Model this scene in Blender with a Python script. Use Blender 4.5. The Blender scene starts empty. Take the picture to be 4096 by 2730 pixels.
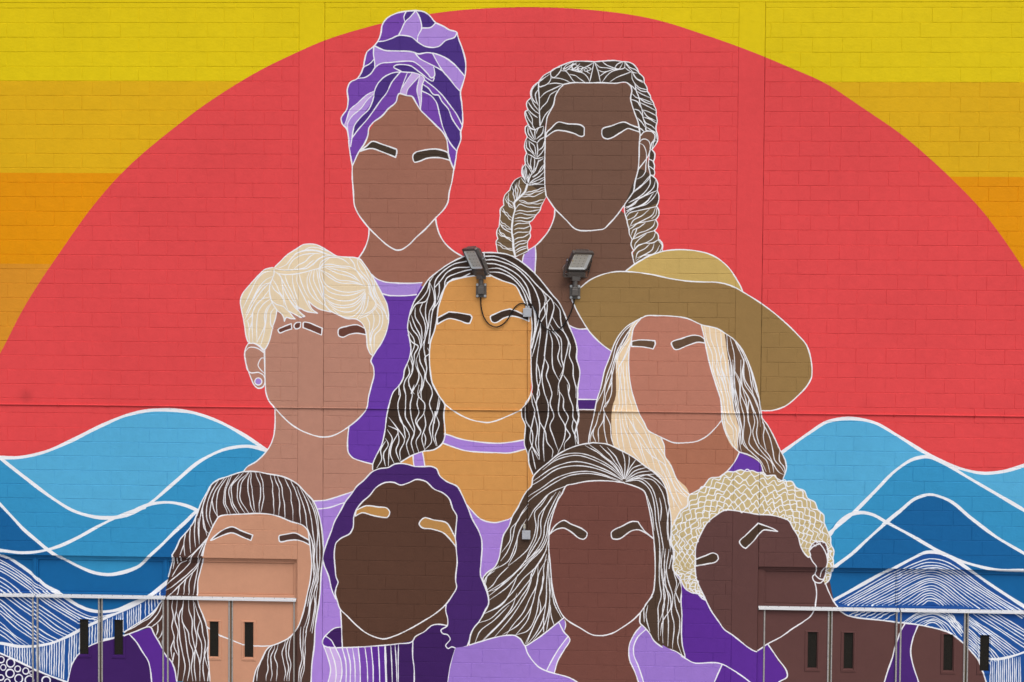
import bpy, bmesh, math, random
import numpy as np
from mathutils import Matrix, Vector
C = bpy.context.scene.collection
PI = math.pi; R = math.radians
sc = bpy.context.scene
# ------------------------------------------------------------------ camera, sky, sun, exposure
CAM_POS = (3.85105, -19.80134, 6.34365); CAM_ROT = (.04241832, -.02995187, .00787430); FPX = 5689.   # yaw, pitch, roll; focal length in photo pixels
def cam_axes(yaw, pit, rol):
    cy, sy, cp, sp, cr, sr = math.cos(yaw), math.sin(yaw), math.cos(pit), math.sin(pit), math.cos(rol), math.sin(rol)
    fw = np.array([-sy*cp, cy*cp, sp]); r = np.array([cy, sy, 0.]); u = np.cross(r, fw)
    return cr*r+sr*u, -sr*r+cr*u, fw
_r, _u, _f = cam_axes(*CAM_ROT)
cam = bpy.data.objects.new('camera', bpy.data.cameras.new('camera')); C.objects.link(cam)
cam.matrix_world = Matrix(((_r[0], _u[0], -_f[0], CAM_POS[0]), (_r[1], _u[1], -_f[1], CAM_POS[1]), (_r[2], _u[2], -_f[2], CAM_POS[2]), (0, 0, 0, 1)))
cam.data.sensor_width = 36.; cam.data.lens = FPX/4096*36.; cam.data.clip_end = 2000.
sc.camera = cam
world = bpy.data.worlds.new('World'); sc.world = world; world.use_nodes = True
wn = world.node_tree; sky = wn.nodes.new('ShaderNodeTexSky'); sky.sky_type = 'NISHITA'; sky.sun_disc = False
SUN_EL, SUN_AZ = R(52), R(160)          # azimuth clockwise from +Y: high, in front of the wall, a little to the right
sky.sun_elevation = SUN_EL; sky.sun_rotation = SUN_AZ; sky.air_density = 1.; sky.dust_density = 4.; sky.ozone_density = 1.
wn.links.new(sky.outputs[0], wn.nodes['Background'].inputs['Color']); wn.nodes['Background'].inputs['Strength'].default_value = .12
sun = bpy.data.objects.new('sun', bpy.data.lights.new('sun', 'SUN')); C.objects.link(sun)
sun.data.energy = 1.5; sun.data.angle = R(40); sun.data.color = (1., .95, .87)
d_ = Vector((math.sin(SUN_AZ)*math.cos(SUN_EL), math.cos(SUN_AZ)*math.cos(SUN_EL), math.sin(SUN_EL)))
sun.rotation_euler = d_.to_track_quat('Z', 'Y').to_euler()
vs_ = sc.view_settings; vs_.view_transform = 'Standard'; vs_.look = 'None'; vs_.gamma = 1.; vs_.exposure = 0.13; vs_.use_curve_mapping = False

# ------------------------------------------------------------------ painter for the mural: colours, strokes
WHITE=(235,239,246)
PAL=dict(yellow=(219,195,8),gold=(217,171,18),orange=(222,145,0),tan=(213,143,38),red=(221,73,76),
 skin1=(155,105,88),brow1=(66,54,44),pdark=(74,48,130),pmid=(116,70,172),plight=(172,138,219),ppale=(202,174,233),
 skin2=(112,82,68),hair2=(70,58,48),hair2b=(110,90,66),crack=(90,70,90),wlt=(84,172,217),wmd=(52,146,197),wdk=(20,98,158),navy=(30,80,152),bub=(38,26,82),skin9=(94,64,62),hair9=(196,178,132),brow9=(72,55,44),skin8=(112,70,62),hair8=(77,60,49),tee3=(152,119,205),face7=(86,59,47),hijab=(68,37,106),dk7=(60,30,94),brow7=(184,138,80),skin6=(197,146,119),hair6=(78,56,50),dkp=(62,32,98),strap=(90,44,148),tee2=(178,148,226),hatc=(196,168,100),brim=(147,118,72),skin5=(181,121,102),neck5=(170,112,88),blonde2=(230,206,172),hair5=(107,80,60),brow5=(98,76,58),skin4=(208,150,84),hair4=(60,46,38),tee=(166,130,216),pdark2=(74,40,118),hatw=(96,70,58),skin3=(180,132,114),blonde=(226,208,176),brow3=(104,64,54),pshirt=(102,58,164),lilac=(166,136,214))

def spline(pts, corner, closed, n=6):
    P=np.array(pts,float); N=len(P)
    if N<3: return P
    out=[]
    segs=N if closed else N-1
    for i in range(segs):
        p1=P[i]; p2=P[(i+1)%N]
        p0=P[i-1] if (closed or i>0) else p1
        p3=P[(i+2)%N] if (closed or i+2<N) else p2
        L=np.hypot(*(p2-p1))+1e-9
        def tan(a,b,c):  # chord-scaled tangent at b
            la=np.hypot(*(b-a))+1e-9; lc=np.hypot(*(c-b))+1e-9
            return ((b-a)/la*lc+(c-b)/lc*la)/(la+lc)
        t1=np.zeros(2) if corner[i] else (tan(p0,p1,p2) if (closed or i>0) else (p2-p1)/L)
        j=(i+1)%N
        t2=np.zeros(2) if corner[j] else (tan(p1,p2,p3) if (closed or i+2<N) else (p2-p1)/L)
        m1=t1*L*.9; m2=t2*L*.9
        if corner[i]: m1=(p2-p1)*.6
        if corner[j]: m2=(p2-p1)*.6
        k=max(2,min(n,int(L/6)+1))
        for t in np.arange(k)/k:
            out.append((2*t**3-3*t*t+1)*p1+(t**3-2*t*t+t)*m1+(-2*t**3+3*t*t)*p2+(t**3-t*t)*m2)
    if not closed: out.append(P[-1])
    return np.array(out)
class Canvas:
    def __init__(s,x0,y0,ppu,W,H,proj):
        s.x0,s.y0,s.k,s.W,s.H,s.proj=x0,y0,ppu,W,H,proj   # proj: photo px array -> plane coords (u right, v down)
        s.A=np.zeros((H,W,3),np.float32)
    def topx(s,P):
        q=s.proj(P); return (q-np.array([s.x0,s.y0]))*s.k
    def fill(s,P,col):
        Q=s.topx(P); s.fillpx(Q,col)
    def fillpx(s,Q,col):
        ya=max(0,int(Q[:,1].min())); yb=min(s.H-1,int(Q[:,1].max())+1)
        x1=Q[:,0];y1=Q[:,1];x2=np.roll(x1,-1);y2=np.roll(y1,-1)
        m=y1!=y2; x1,y1,x2,y2=x1[m],y1[m],x2[m],y2[m]
        lo=np.minimum(y1,y2);hi=np.maximum(y1,y2);sl=(x2-x1)/(y2-y1)
        for y in range(ya,yb+1):
            yc=y+.5; k=(lo<=yc)&(yc<hi)
            if not k.any(): continue
            xs=np.sort(x1[k]+(yc-y1[k])*sl[k])
            for a,b in zip(xs[::2],xs[1::2]):
                ia=int(np.floor(a)); ib=int(np.floor(b))
                if ib<0 or ia>=s.W: continue
                row=s.A[y]
                if ia>=0:
                    w=ia+1-a if ib>ia else b-a
                    row[ia]+= (col-row[ia])*w
                if ib>ia:
                    row[max(ia+1,0):ib]=col
                    if ib<s.W: row[ib]+=(col-row[ib])*(b-ib)
    def stroke(s,P,w,col,taper=0.,rs=None):
        Q=s.topx(P); n=len(Q)
        if n<2: return
        # width in canvas px from local scale
        sc=np.hypot(*(s.topx(P[:1]+[[10,0]])-s.topx(P[:1]))[0])/10
        w*=.77 if w<9 else .84
        r=w*sc/2
        d=np.r_[0,np.cumsum(np.hypot(*(Q[1:]-Q[:-1]).T))]; L=d[-1]+1e-6
        ph=(rs.rand(2)*6.28) if rs is not None else (0,0)
        R=r*(1+.13*np.sin(d/(r*9)+ph[0])+.08*np.sin(d/(r*3.7)+ph[1]))
        if not taper and w<5.6*.77+.01 and n>3: R=R*(1-.55*np.clip(1-np.minimum(d,L-d)/(min(L*.2,60*sc)+1e-6),0,1))
        if taper: R=R*(1-taper*np.clip(1-np.minimum(d,L-d)/(L*.25+1e-6),0,1))
        x0=max(0,int(Q[:,0].min()-r*2-2));x1=min(s.W,int(Q[:,0].max()+r*2+3))
        y0=max(0,int(Q[:,1].min()-r*2-2));y1=min(s.H,int(Q[:,1].max()+r*2+3))
        if x0>=x1 or y0>=y1: return
        cov=np.zeros((y1-y0,x1-x0),np.float32)
        for i in range(n-1):
            a=Q[i];b=Q[i+1]; m=max(R[i],R[i+1])+1.5
            xa=max(x0,int(min(a[0],b[0])-m));xb=min(x1,int(max(a[0],b[0])+m)+2)
            ya=max(y0,int(min(a[1],b[1])-m));yb=min(y1,int(max(a[1],b[1])+m)+2)
            if xa>=xb or ya>=yb: continue
            X=np.arange(xa,xb)[None,:]+.5-a[0];Y=np.arange(ya,yb)[:,None]+.5-a[1]
            vx,vy=b-a; l2=vx*vx+vy*vy+1e-9
            t=np.clip((X*vx+Y*vy)/l2,0,1)
            dd=np.sqrt((X-t*vx)**2+(Y-t*vy)**2)
            c=np.clip(R[i]+(R[i+1]-R[i])*t-dd+.5,0,1)
            v=cov[ya-y0:yb-y0,xa-x0:xb-x0]; np.maximum(v,c,out=v)
        v=s.A[y0:y1,x0:x1]; v+= (col-v)*cov[...,None]
def resample(P,n):
    d=np.r_[0,np.cumsum(np.hypot(*(P[1:]-P[:-1]).T))]; t=np.linspace(0,d[-1],n)
    return np.stack([np.interp(t,d,P[:,0]),np.interp(t,d,P[:,1])],1)
def run(text,cv,PAL,white):
    ox=oy=0.;sc=1.; rs=np.random.RandomState(7)
    def pts(tok):
        a=[];c=[]
        for t in tok:
            k=t.endswith('!'); x,y=t.rstrip('!').split(',')
            a.append((ox+float(x)*sc,oy+float(y)*sc)); c.append(k)
        return a,c
    for ln in text.splitlines():
        ln=ln.strip()
        if not ln or ln[0]=='#': continue
        t=ln.split(); o=t[0]
        if o=='@': ox,oy,sc=map(float,t[1:4])
        elif o=='f': a,c=pts(t[2:]); cv.fill(spline(a,c,True),PAL[t[1]])
        elif o=='F':
            a,c=pts(t[2:]); P=resample(spline(a,c,False),400)
            for _ in range(14):
                Q=P.copy(); Q[1:-1]=(P[:-2]+2*P[1:-1]+P[2:])/4; P=Q
            cv.fill(P,PAL[t[1]])
        elif o=='g':
            a,c=pts(t[3:]); P=spline(a,c,True); cv.fill(P,PAL[t[1]]); cv.stroke(np.vstack([P,P[:1]]),float(t[2]),white,rs=rs)
        elif o=='s': a,c=pts(t[2:]); cv.stroke(spline(a,c,False),float(t[1]),white,rs=rs)
        elif o=='z': a,c=pts(t[2:]); cv.stroke(spline(a,c,False),float(t[1]),white,.7,rs=rs)   # tapered
        elif o=='c': a,c=pts(t[3:]); cv.stroke(spline(a,c,False),float(t[2]),PAL[t[1]],rs=rs)   # coloured
        elif o=='m':   # m width n wob  guide | guide [| guide] : n strokes between consecutive guides (exclusive of guides)
            w=float(t[1]); n=int(t[2]); wob=float(t[3]); G=[]; cur=[]
            for q in t[4:]+['|']:
                if q=='|':
                    if cur: a,c=pts(cur); G.append(resample(spline(a,c,False),48)); cur=[]
                else: cur.append(q)
            for A,B in zip(G[:-1],G[1:]):
                for i in range(1,n+1):
                    f=(i+rs.uniform(-.12,.12))/(n+1)
                    P=A*(1-f)+B*f
                    tt=np.linspace(0,1,48); ph=rs.rand(3)*6.28
                    env=np.sin(np.pi*tt)**.5
                    T=np.gradient(P,axis=0); T/= (np.hypot(*T.T)[:,None]+1e-6); Nn=np.stack([-T[:,1],T[:,0]],1)
                    off=wob*env*(np.sin(tt*9+ph[0])*.6+np.sin(tt*17+ph[1])*.4)
                    cv.stroke(P+Nn*off[:,None],w*rs.uniform(.85,1.12),white,rs=rs)
        elif o=='w':   # w width n amp waves guide | guide : antiphase wavy strands forming cells
            w=float(t[1]); n=int(t[2]); amp=float(t[3]); wv=float(t[4]); G=[]; cur=[]
            for q in t[5:]+['|']:
                if q=='|': a,c=pts(cur); G.append(resample(spline(a,c,False),260)); cur=[]
                else: cur.append(q)
            A,B=G[0],G[1]; tt=np.linspace(0,1,260)
            for i in range(n):
                f=(i+.5)/n; P=A*(1-f)+B*f
                T=np.gradient(P,axis=0); T/=(np.hypot(*T.T)[:,None]+1e-6); Nn=np.stack([-T[:,1],T[:,0]],1)
                ph=np.pi*i; am=amp*(1+.45*np.sin(tt*23+rs.rand()*6)+.2*np.sin(tt*57+rs.rand()*6)); dr=2.6*np.sin(tt*7+rs.rand()*6)+1.7*np.sin(tt*22+rs.rand()*6)+.25*np.sin(tt*61+rs.rand()*6)
                wd=np.hypot(*(A-B).T); am=np.minimum(am,wd/n*.56)
                off=am*np.sin(2*np.pi*wv*tt+ph+dr*.6)+am*.35*np.sin(2*np.pi*wv*.43*tt+rs.rand()*6)
                cv.stroke(P+Nn*off[:,None],w*rs.uniform(.9,1.1),white,rs=rs)
        elif o=='d':
            a,c=pts(t[3:]); q=cv.topx(np.array(a)); r=float(t[1])*cv.k*.0035 if cv.k>1 else float(t[1])*cv.k
            for x,y in q:
                R=int(r*2.5)+1; x0,x1=max(0,int(x)-R),min(cv.W,int(x)+R); y0,y1=max(0,int(y)-R),min(cv.H,int(y)+R)
                if x0>=x1 or y0>=y1: continue
                X=np.arange(x0,x1)[None,:]-x; Y=np.arange(y0,y1)[:,None]-y
                cv.A[y0:y1,x0:x1]*=(1-float(t[2])*np.exp(-(X*X+Y*Y)/(r*r)))[...,None]
        elif o=='o':
            x,y=map(float,t[2].split(',')); r=float(t[3])*sc; a=np.linspace(0,6.2832,28)
            P=np.stack([ox+x*sc+r*np.cos(a)*rs.uniform(.93,1.05),oy+y*sc+r*np.sin(a)*rs.uniform(.93,1.05)],1)
            cv.stroke(P,float(t[1]),white,rs=rs)

MURAL = """
# bands and sun are drawn in code; sun polygon here (photo px)
@ 0 0 1
F red -700,3000! -520,2400 -260,1870 -120,1620 0,1415 30,1366 52,1311 78,1259 105,1215 131,1171 165,1119 200,1067 226,1028 257,989 283,945 314,901 357,843 401,788 453,727 500,679 575,610 700,510 800,432 900,366 961,327 1065,268 1192,209 1296,161 1400,129 1529,93 1620,73 1713,57 1820,43 2004,31 2130,29 2340,38 2600,73 2700,99 2800,135 2878,159 2952,187 3060,228 3175,279 3300,329 3412,407 3500,465 3596,530 3648,570 3709,627 3770,679 3822,732 3892,801 3944,858 3979,910 4023,967 4066,1032 4096,1078 4200,1260 4330,1500 4600,2100 4800,3000!
# left waves
@ 0 0 1.7408
f wlt -120,1040! 0,1052! 40,1052 100,1040 160,1015 230,980 290,955 340,944 400,943 440,948 500,968 560,1000 640,1050! 640,1700! -300,1700!
f wmd -120,960! 0,1053! 60,1100 120,1145 170,1175 230,1190 290,1185 340,1160 400,1110 460,1060 520,1032 570,1026 640,1045! 640,1700! -300,1700!
@ 0 2048 .4352
f wdk -200,-320! 0,-90! 66,0 150,90 200,145 320,250 440,350! 340,370 200,378 0,360! -400,330!
f wdk -400,330! 0,360! 200,378 340,370 440,350! 540,420 700,510 850,570 980,588 1120,565 1260,510 1370,410 1480,310 1600,190 1720,80 1790,0! 1900,0! 1900,1200! -400,1200!
f wdk 1370,420! 1480,310 1600,190 1720,80 1790,10! 2300,0! 2300,600! 1500,600!
s 14 -200,340 0,355 200,376 340,368 440,348 560,310 720,235 900,135 1050,60 1200,0 1330,-40
s 15 -120,-200 66,0 150,90 200,145 320,250 440,350 540,420 700,510 850,570 980,588 1120,565 1260,510 1370,410 1480,310 1600,190 1720,80 1790,10 1850,-30
@ 0 0 1.7408
s 15 -60,1052 0,1052 40,1052 100,1040 160,1015 230,980 290,955 340,944 400,943 440,948 500,968 560,1000 620,1040
s 15 -60,1005 0,1053 60,1100 120,1145 170,1175 230,1190 290,1185 340,1160 400,1110 460,1060 520,1032 570,1026 620,1037
s 15 290,1185 320,1168 350,1158 390,1155 430,1163 470,1182
# striped hill
@ 0 2048 .4352
f navy -300,330! 0,400! 60,430 150,490 300,600 400,690 540,760 700,870 800,912 900,928 1050,915 1200,860 1350,790 1540,620! 1700,600! 1700,1000! 1300,1020 1130,1110! 600,1600! -300,1600!
m 5.4 5 3 -300,300 -120,380 0,430 150,515 300,635 420,720 560,805 700,895 850,955 920,955 | -300,500 -120,540 0,590 150,690 300,790 450,900 600,1000 740,1090
m 5.4 5 3 -300,500 -120,540 0,590 150,690 300,790 450,900 600,1000 740,1090 | -300,700 -120,740 0,800 150,920 300,1020 450,1130 560,1180
m 5.4 5 3 -300,700 -120,740 0,800 150,920 300,1020 450,1130 560,1180 | -300,860 -120,900 0,1000 150,1130 300,1235
m 5.4 4 3 -300,860 -120,900 0,1000 150,1130 300,1235 | -300,1100 -100,1120 0,1170 80,1240
s 5 850,1010 910,980 1100,930
s 5 830,1040 900,1010
s 5 720,960 800,990 900,975 1050,950
m 5.4 12 1 5,1235 5,1310 | 300,1260 305,1450
m 5.4 12 1 300,1260 305,1450 | 600,1180 590,1555
m 5.4 5 1 600,1180 590,1555 | 740,1100 735,1260
m 5.4 6 1 740,1100 735,1260 | 910,1030 905,1195
m 5.4 5 1 910,1030 905,1195 | 1040,970 1035,1160
m 5.4 4 1 1040,970 1035,1160 | 1135,930 1140,1100
m 5.4 7 1 1135,930 1140,1100 | 1300,850 1295,1010
m 5.4 6 1 1300,850 1295,1010 | 1480,730 1500,800
m 5.4 4 1 -300,1200 -300,1250 | 5,1235 5,1310
s 16 -300,280 -120,350 0,405 60,432 150,490 300,600 400,690 540,765 700,870 800,912 900,928 1050,915 1200,855 1350,790 1480,690 1540,640
s 13 -300,1200 0,1220 150,1248 300,1245 450,1220 600,1160 750,1080 900,1010 1100,925 1300,825 1400,760 1540,650
f bub -300,1180! 0,1315! 100,1360 250,1432 400,1500 590,1575! 600,2300! -300,2300!
s 9 -300,1190 0,1318 100,1362 250,1434 400,1502 600,1578
s 7 1500,810 1400,925 1300,1005 1130,1115
s 7 1150,1140 1040,1165 940,1182
o 7 80,1400 38
o 6 145,1455 27
o 6 220,1475 27
o 5 272,1492 17
o 7 75,1497 38
o 7 155,1545 38
o 7 255,1560 40
o 6 -8,1370 28
o 6 12,1442 26
o 7 408,1562 38
o 7 -10,1535 26
o 6 50,1575 26
# right waves
@ 0 0 1.7408
f wlt 1780,1050! 1860,995 1900,970 1950,962 2010,972 2060,1000 2130,1043 2200,1075 2260,1088 2310,1083 2353,1070 2440,1040! 2600,1700! 1780,1700!
f wmd 1903,1225! 1960,1180 2010,1130 2060,1080 2100,1055 2130,1050 2170,1065 2220,1095 2280,1130 2353,1173! 2500,1270! 2600,1700! 1880,1700!
f wdk 1905,1320! 1957,1273 2036,1201 2069,1174 2102,1147 2135,1137 2180,1150 2230,1190 2290,1235 2353,1272! 2500,1370! 2600,1700! 1880,1700!
@ 2900 2048 .5083
f wmd 800,170! 900,60 1000,15 1080,5 1160,20 1270,82! 1100,240 1000,330 850,450! 790,400!
f wdk 1270,82! 1480,195 1680,310 1850,385 2000,430 2130,455 2352,462 2700,470! 2700,1500! 800,1500! 800,500! 850,450! 1000,330 1100,240
s 15 830,180 900,80 1000,18 1080,6 1160,22 1270,82 1480,195 1680,310 1850,385 2000,430 2130,457 2352,464 2700,470
s 15 830,460 880,420 1000,330 1100,237 1270,85 1300,60
@ 0 0 1.7408
s 15 1790,1045 1860,995 1900,970 1950,962 2010,972 2060,1000 2130,1043 2200,1075 2260,1088 2310,1083 2353,1070 2440,1040
s 15 1903,1227 1960,1180 2010,1130 2060,1080 2100,1055 2130,1050 2170,1065 2220,1095 2280,1130 2353,1173 2500,1270
s 15 2030,1205 2069,1174 2102,1147 2135,1137 2180,1150 2230,1190 2290,1235 2353,1272 2500,1370
@ 2900 2048 .5083
f navy 865,705! 1100,575 1300,462 1480,365 1580,320 1680,322 1800,372 1900,440 2100,580 2352,745! 2800,1000! 2800,2000! 2040,2000! 2040,1250! 900,800!
m 5.4 4 2 880,718 1100,592 1300,480 1500,380 1640,340 1740,362 1900,462 2100,610 2352,770 2700,970 | 1000,750 1200,645 1400,540 1540,472 1640,450 1740,480 1880,570 2100,715 2250,810
m 5.4 4 2 1000,750 1200,645 1400,540 1540,472 1640,450 1740,480 1880,570 2100,715 2250,810 | 1200,745 1350,680 1500,600 1580,560 1640,550 1720,580 1850,680 1960,760
m 5.4 4 2 1200,745 1350,680 1500,600 1580,560 1640,550 1720,580 1850,680 1960,760 | 1450,745 1520,700 1580,660 1640,650 1700,680 1780,745
m 5.4 3 2 1450,745 1520,700 1580,660 1640,650 1700,680 1780,745 | 1590,745 1620,728 1650,728 1680,745
s 5.4 1000,750 1200,645 1400,540 1540,472 1640,450 1740,480 1880,570 2100,715 2250,810
s 5.4 1200,745 1350,680 1500,600 1580,560 1640,550 1720,580 1850,680 1960,760
s 5.4 1450,745 1520,700 1580,660 1640,650 1700,680 1780,745
m 5.4 7 2 945,812 1000,795 | 1290,868 1420,795
m 5.4 4 2 1390,880 1500,800 1640,775 1760,800 1880,900 | 1470,890 1560,840 1650,820 1760,880 1870,1010
m 5.4 4 2 1470,890 1560,840 1650,820 1760,880 1870,1010 | 1610,905 1640,895 1670,900 1690,925
m 5.4 8 2 1915,1080 1960,1110 2020,1240 | 1915,900 2030,1000 2130,1090 2200,1165
m 5.4 6 2 1915,900 2030,1000 2130,1090 2200,1165 | 1920,812 2130,950 2352,1100
m 5.4 6 2 1920,812 2130,950 2352,1100 2700,1300 | 2200,812 2352,900 2700,1100
m 5.4 16 1 2085,1185 2080,1600 | 2352,1150 2360,1600
m 5.4 14 1 2352,1150 2352,1600 | 2700,1020 2700,1600
s 15 865,705 1100,575 1300,462 1480,365 1580,320 1680,322 1800,372 1900,440 2100,580 2352,745 2700,960
s 11 2070,1165 2150,1170 2250,1152 2352,1120 2700,960
m 5.4 4 2 1740,850 1800,930 1870,1010 | 1800,800 1840,850 1885,900
s 6 1760,800 1820,860 1885,960
d 25 .11 -5501,-912
# --- turban woman : neck and face
@ 1300 500 .3827
f skin1 460,1080! 458,1150 440,1230 400,1320 345,1400 300,1500 420,1620 700,1760 1100,1760 1250,1500 1420,1380 1330,1310 1230,1210 1190,1120 1170,1040 1160,980! 900,900
s 7 460,1075 458,1150 440,1230 400,1320 345,1402
s 7 1155,978 1170,1060 1195,1140 1240,1220 1330,1310 1445,1382
f skin1 285,425! 285,560 297,700 310,850 340,920 410,1020 460,1080 540,1160 640,1250 700,1290 750,1310 790,1308 870,1260 950,1180 1050,1090 1155,975 1245,880 1280,820 1300,700 1325,600 1338,520 1345,470! 1280,100 1050,-300! 900,-380! 760,-370! 500,0
s 7 285,425 285,560 297,700 310,850 340,920 410,1020 460,1080 540,1160 640,1250 700,1290 750,1310 790,1308 870,1260 950,1180 1050,1090 1155,975 1245,880 1280,820 1300,700 1325,600 1338,520 1345,470
g brow1 7 370,275 430,225 490,175 600,205 745,255! 750,270 738,340! 600,285 480,248 410,262
g brow1 7 945,290 1020,268 1190,258 1290,300 1308,372! 1200,345 1060,352 985,382 935,390 918,350 922,310
# turban
@ 1200 20 .3827
f pmid 1210,60 1290,72 1340,100 1420,188 1500,225 1560,262 1640,290 1650,330 1700,470 1730,590 1725,740 1700,830 1678,905 1690,1030 1700,1150 1698,1260 1680,1330 1682,1400 1640,1525 1631,1594 1609,1724! 1545,1500 1530,1400 1490,1330 1420,1260 1330,1170 1260,1100 1210,1020 1170,958 1120,950 1040,930! 1035,930 1020,1000 920,1090 860,1160 760,1235 720,1290 710,1360 680,1440 611,1544 550,1680! 531,1594 522,1500 505,1370 490,1300 440,1240 430,1190 490,1090 503,1000 495,880 520,815 600,770 660,660 675,580 700,495 775,430 825,360 845,300 860,210 900,150 1020,85 1110,68
f pdark 1210,60! 1290,72 1340,100 1420,188! 1370,235 1275,243! 1265,180 1245,120
f pdark 1110,68! 1210,60! 1150,130 1098,178! 1090,140
f plight 1210,66! 1150,130 1098,180 1060,260 1030,320! 1100,322 1170,340 1225,385! 1230,340 1270,243! 1262,180 1245,120
f plight 1272,243! 1370,235 1420,188! 1500,225 1560,262 1640,290! 1625,330 1520,375 1450,435! 1300,432 1228,388! 1230,340
f pdark 1640,300! 1625,330 1520,375 1450,435! 1300,432 1225,385 1170,340 1100,322 1030,320! 960,350 820,385! 780,432! 880,475 1020,483 1190,497 1230,512 1330,500 1400,508 1530,560 1620,630 1718,742! 1732,600 1700,470 1655,350
f plight 780,432! 880,475 1020,483 1190,497! 1250,560 1330,605 1398,640! 1400,765 1380,765! 1300,680 1190,600 1100,592 950,603 840,620! 782,660! 775,560 768,470
f pmid 1198,500 1230,512 1385,505! 1440,610 1490,690! 1400,640 1310,590 1240,545
f plight 1388,508! 1530,560 1620,630 1718,742! 1700,830 1676,905! 1640,870 1560,770 1490,690 1440,610
f pdark 1398,645! 1490,690! 1560,770 1640,870 1676,905! 1690,1030 1700,1150 1690,1255! 1640,1150 1560,1040 1500,960 1410,870 1300,785! 1390,798! 1402,765
f pdark 768,572 775,660! 740,720 690,755 600,770! 640,710 665,655!
f pdark 980,640 1020,628 1130,635 1180,650 1280,730 1350,762! 1300,760 1200,712 1110,705 1055,695
f pdark 1040,710! 960,715 880,755 810,830 775,920 770,960 720,1090 640,1170 570,1260 545,1380! 620,1290 700,1200 780,1090 850,990 900,930 960,810
f ppale 1055,890 1110,800 1165,712! 1200,712 1255,738! 1180,820 1120,900 1110,948! 1040,925!
f pmid 1045,915 1080,820 1120,712! 1165,712! 1110,800
f ppale 1250,738! 1305,770! 1280,850 1270,900 1268,1000 1258,1090! 1240,980 1222,900 1240,790
f pdark 1285,835! 1340,870 1400,940 1440,945 1480,1000 1550,1090 1580,1180 1680,1325! 1682,1400 1640,1525! 1540,1380 1490,1270 1460,1150 1420,1010 1370,950 1270,900!
f ppale 775,900! 700,940 600,1030 520,1100 490,1190 465,1255! 500,1310 505,1240 540,1170 640,1080 700,1000 765,935!
f plight 765,940! 700,1000 640,1080 540,1170 500,1240 500,1310 512,1400 525,1500! 545,1390 560,1270 640,1170 700,1090 740,1030
s 7 1210,60 1290,72 1340,100 1420,188 1500,225 1560,262 1640,290 1650,330 1700,470 1730,590 1725,740 1700,830 1678,905 1690,1030 1700,1150 1698,1260 1680,1330 1682,1400 1640,1525 1631,1594 1609,1724
s 7 1210,60 1110,68 1020,85 900,150 860,210 845,300 825,360 775,430 700,495 675,580 660,660 600,770 520,815 495,880 503,1000 490,1090 430,1190 440,1240 490,1300 505,1370 515,1490 531,1594 546,1680
s 7 550,1680 611,1544 680,1440 710,1360 720,1290 760,1235 860,1160 920,1090 1000,1020 1035,930 1120,950 1170,958 1210,1020 1260,1100 1330,1170 1420,1260 1490,1330 1530,1400 1545,1490 1552,1568 1609,1724
s 6 1110,70 1085,130 1098,178
s 6 1208,62 1150,130 1098,180 1060,260 1030,320
s 6 1212,64 1245,120 1265,180 1272,243 1232,330 1225,388
s 6 1272,243 1370,235 1420,188
s 6 1640,292 1625,330 1520,375 1450,435 1300,432 1225,385 1170,340 1100,322 1030,320 960,350 880,378 820,385
s 7 780,430 880,475 1020,483 1190,497 1230,512 1330,500 1400,508 1530,560 1620,630 1718,742
s 6 1198,500 1250,560 1330,605 1400,640 1490,690
s 6 1385,508 1440,610 1490,690 1560,770 1640,870 1676,905
s 6 772,430 768,520 780,600 782,650
s 6 775,568 730,615 665,650
s 6 600,770 690,755 740,720 790,650 840,615 950,603 1060,592 1190,597 1260,645 1330,715 1380,765 1398,755 1398,640
s 6 1055,695 980,645 1000,632 1080,625 1160,640 1230,690 1290,735 1340,775 1390,798 1402,765
s 6 1050,700 960,715 880,755 810,830 775,920 770,960 720,1090 640,1170 570,1260 545,1380 530,1480
s 6 1050,700 960,810 900,930 850,990 780,1090 700,1200 620,1290 548,1385
s 6 1050,700 1110,705 1200,712 1300,770 1280,830 1270,900 1268,1000 1258,1100
s 5 1122,712 1080,820 1045,925
s 5 1170,712 1110,800 1050,895
s 5 1255,738 1180,820 1120,900 1115,945
s 5 1250,738 1238,800 1222,900 1240,980 1258,1095
s 6 1300,785 1410,870 1500,960 1560,1040 1640,1150 1695,1260
s 6 1280,830 1340,870 1400,940 1445,945 1480,1005 1550,1090 1590,1190 1680,1325
s 6 1272,900 1370,950 1420,1010 1460,1150 1490,1270 1540,1390 1580,1460 1635,1525
s 5 775,900 700,940 600,1030 520,1100 490,1190 462,1260
s 5 765,935 700,1000 640,1080 540,1170 500,1240 500,1310
# braids woman: neck big fill, then face, hair
@ 1950 640 .3189
f skin2 845,620! 840,700 810,800 760,900 690,990 600,1080 480,1150 350,1215! 300,1500! 500,1900! 1100,2300! 1800,2300! 2100,1500! 1900,1200! 1840,1100! 1750,700! 1500,500!
s 6.5 845,620 840,700 810,800 760,900 690,990 600,1080 480,1150 350,1215
f red 1815,1120! 1832,1135 1838,1180 1828,1260!
f plight 600,1085! 605,1200 600,1330 595,1430! 430,1300! 455,1180!
s 6.5 600,1085 606,1200 600,1330 595,1420
s 6.5 460,1175 445,1230 435,1290
@ 1950 220 .3189
# face
f skin2 960,370! 900,430 850,520 830,620 790,700 750,780 735,880 725,960 722,1100 718,1317 718,1568 720,1647 735,1767 780,1837 850,1937 920,2007 1000,2087 1090,2177 1150,2202 1250,2207 1380,2197 1460,2182 1530,2117 1620,2017 1710,1892! 1770,1807 1830,1717 1850,1597 1890,1437 1900,1317 1900,1150 1915,1000 1890,850 1850,740 1810,620 1795,540 1810,450 1800,400 1750,350! 1600,358 1430,350 1250,352 1050,352
# hair mass
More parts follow.
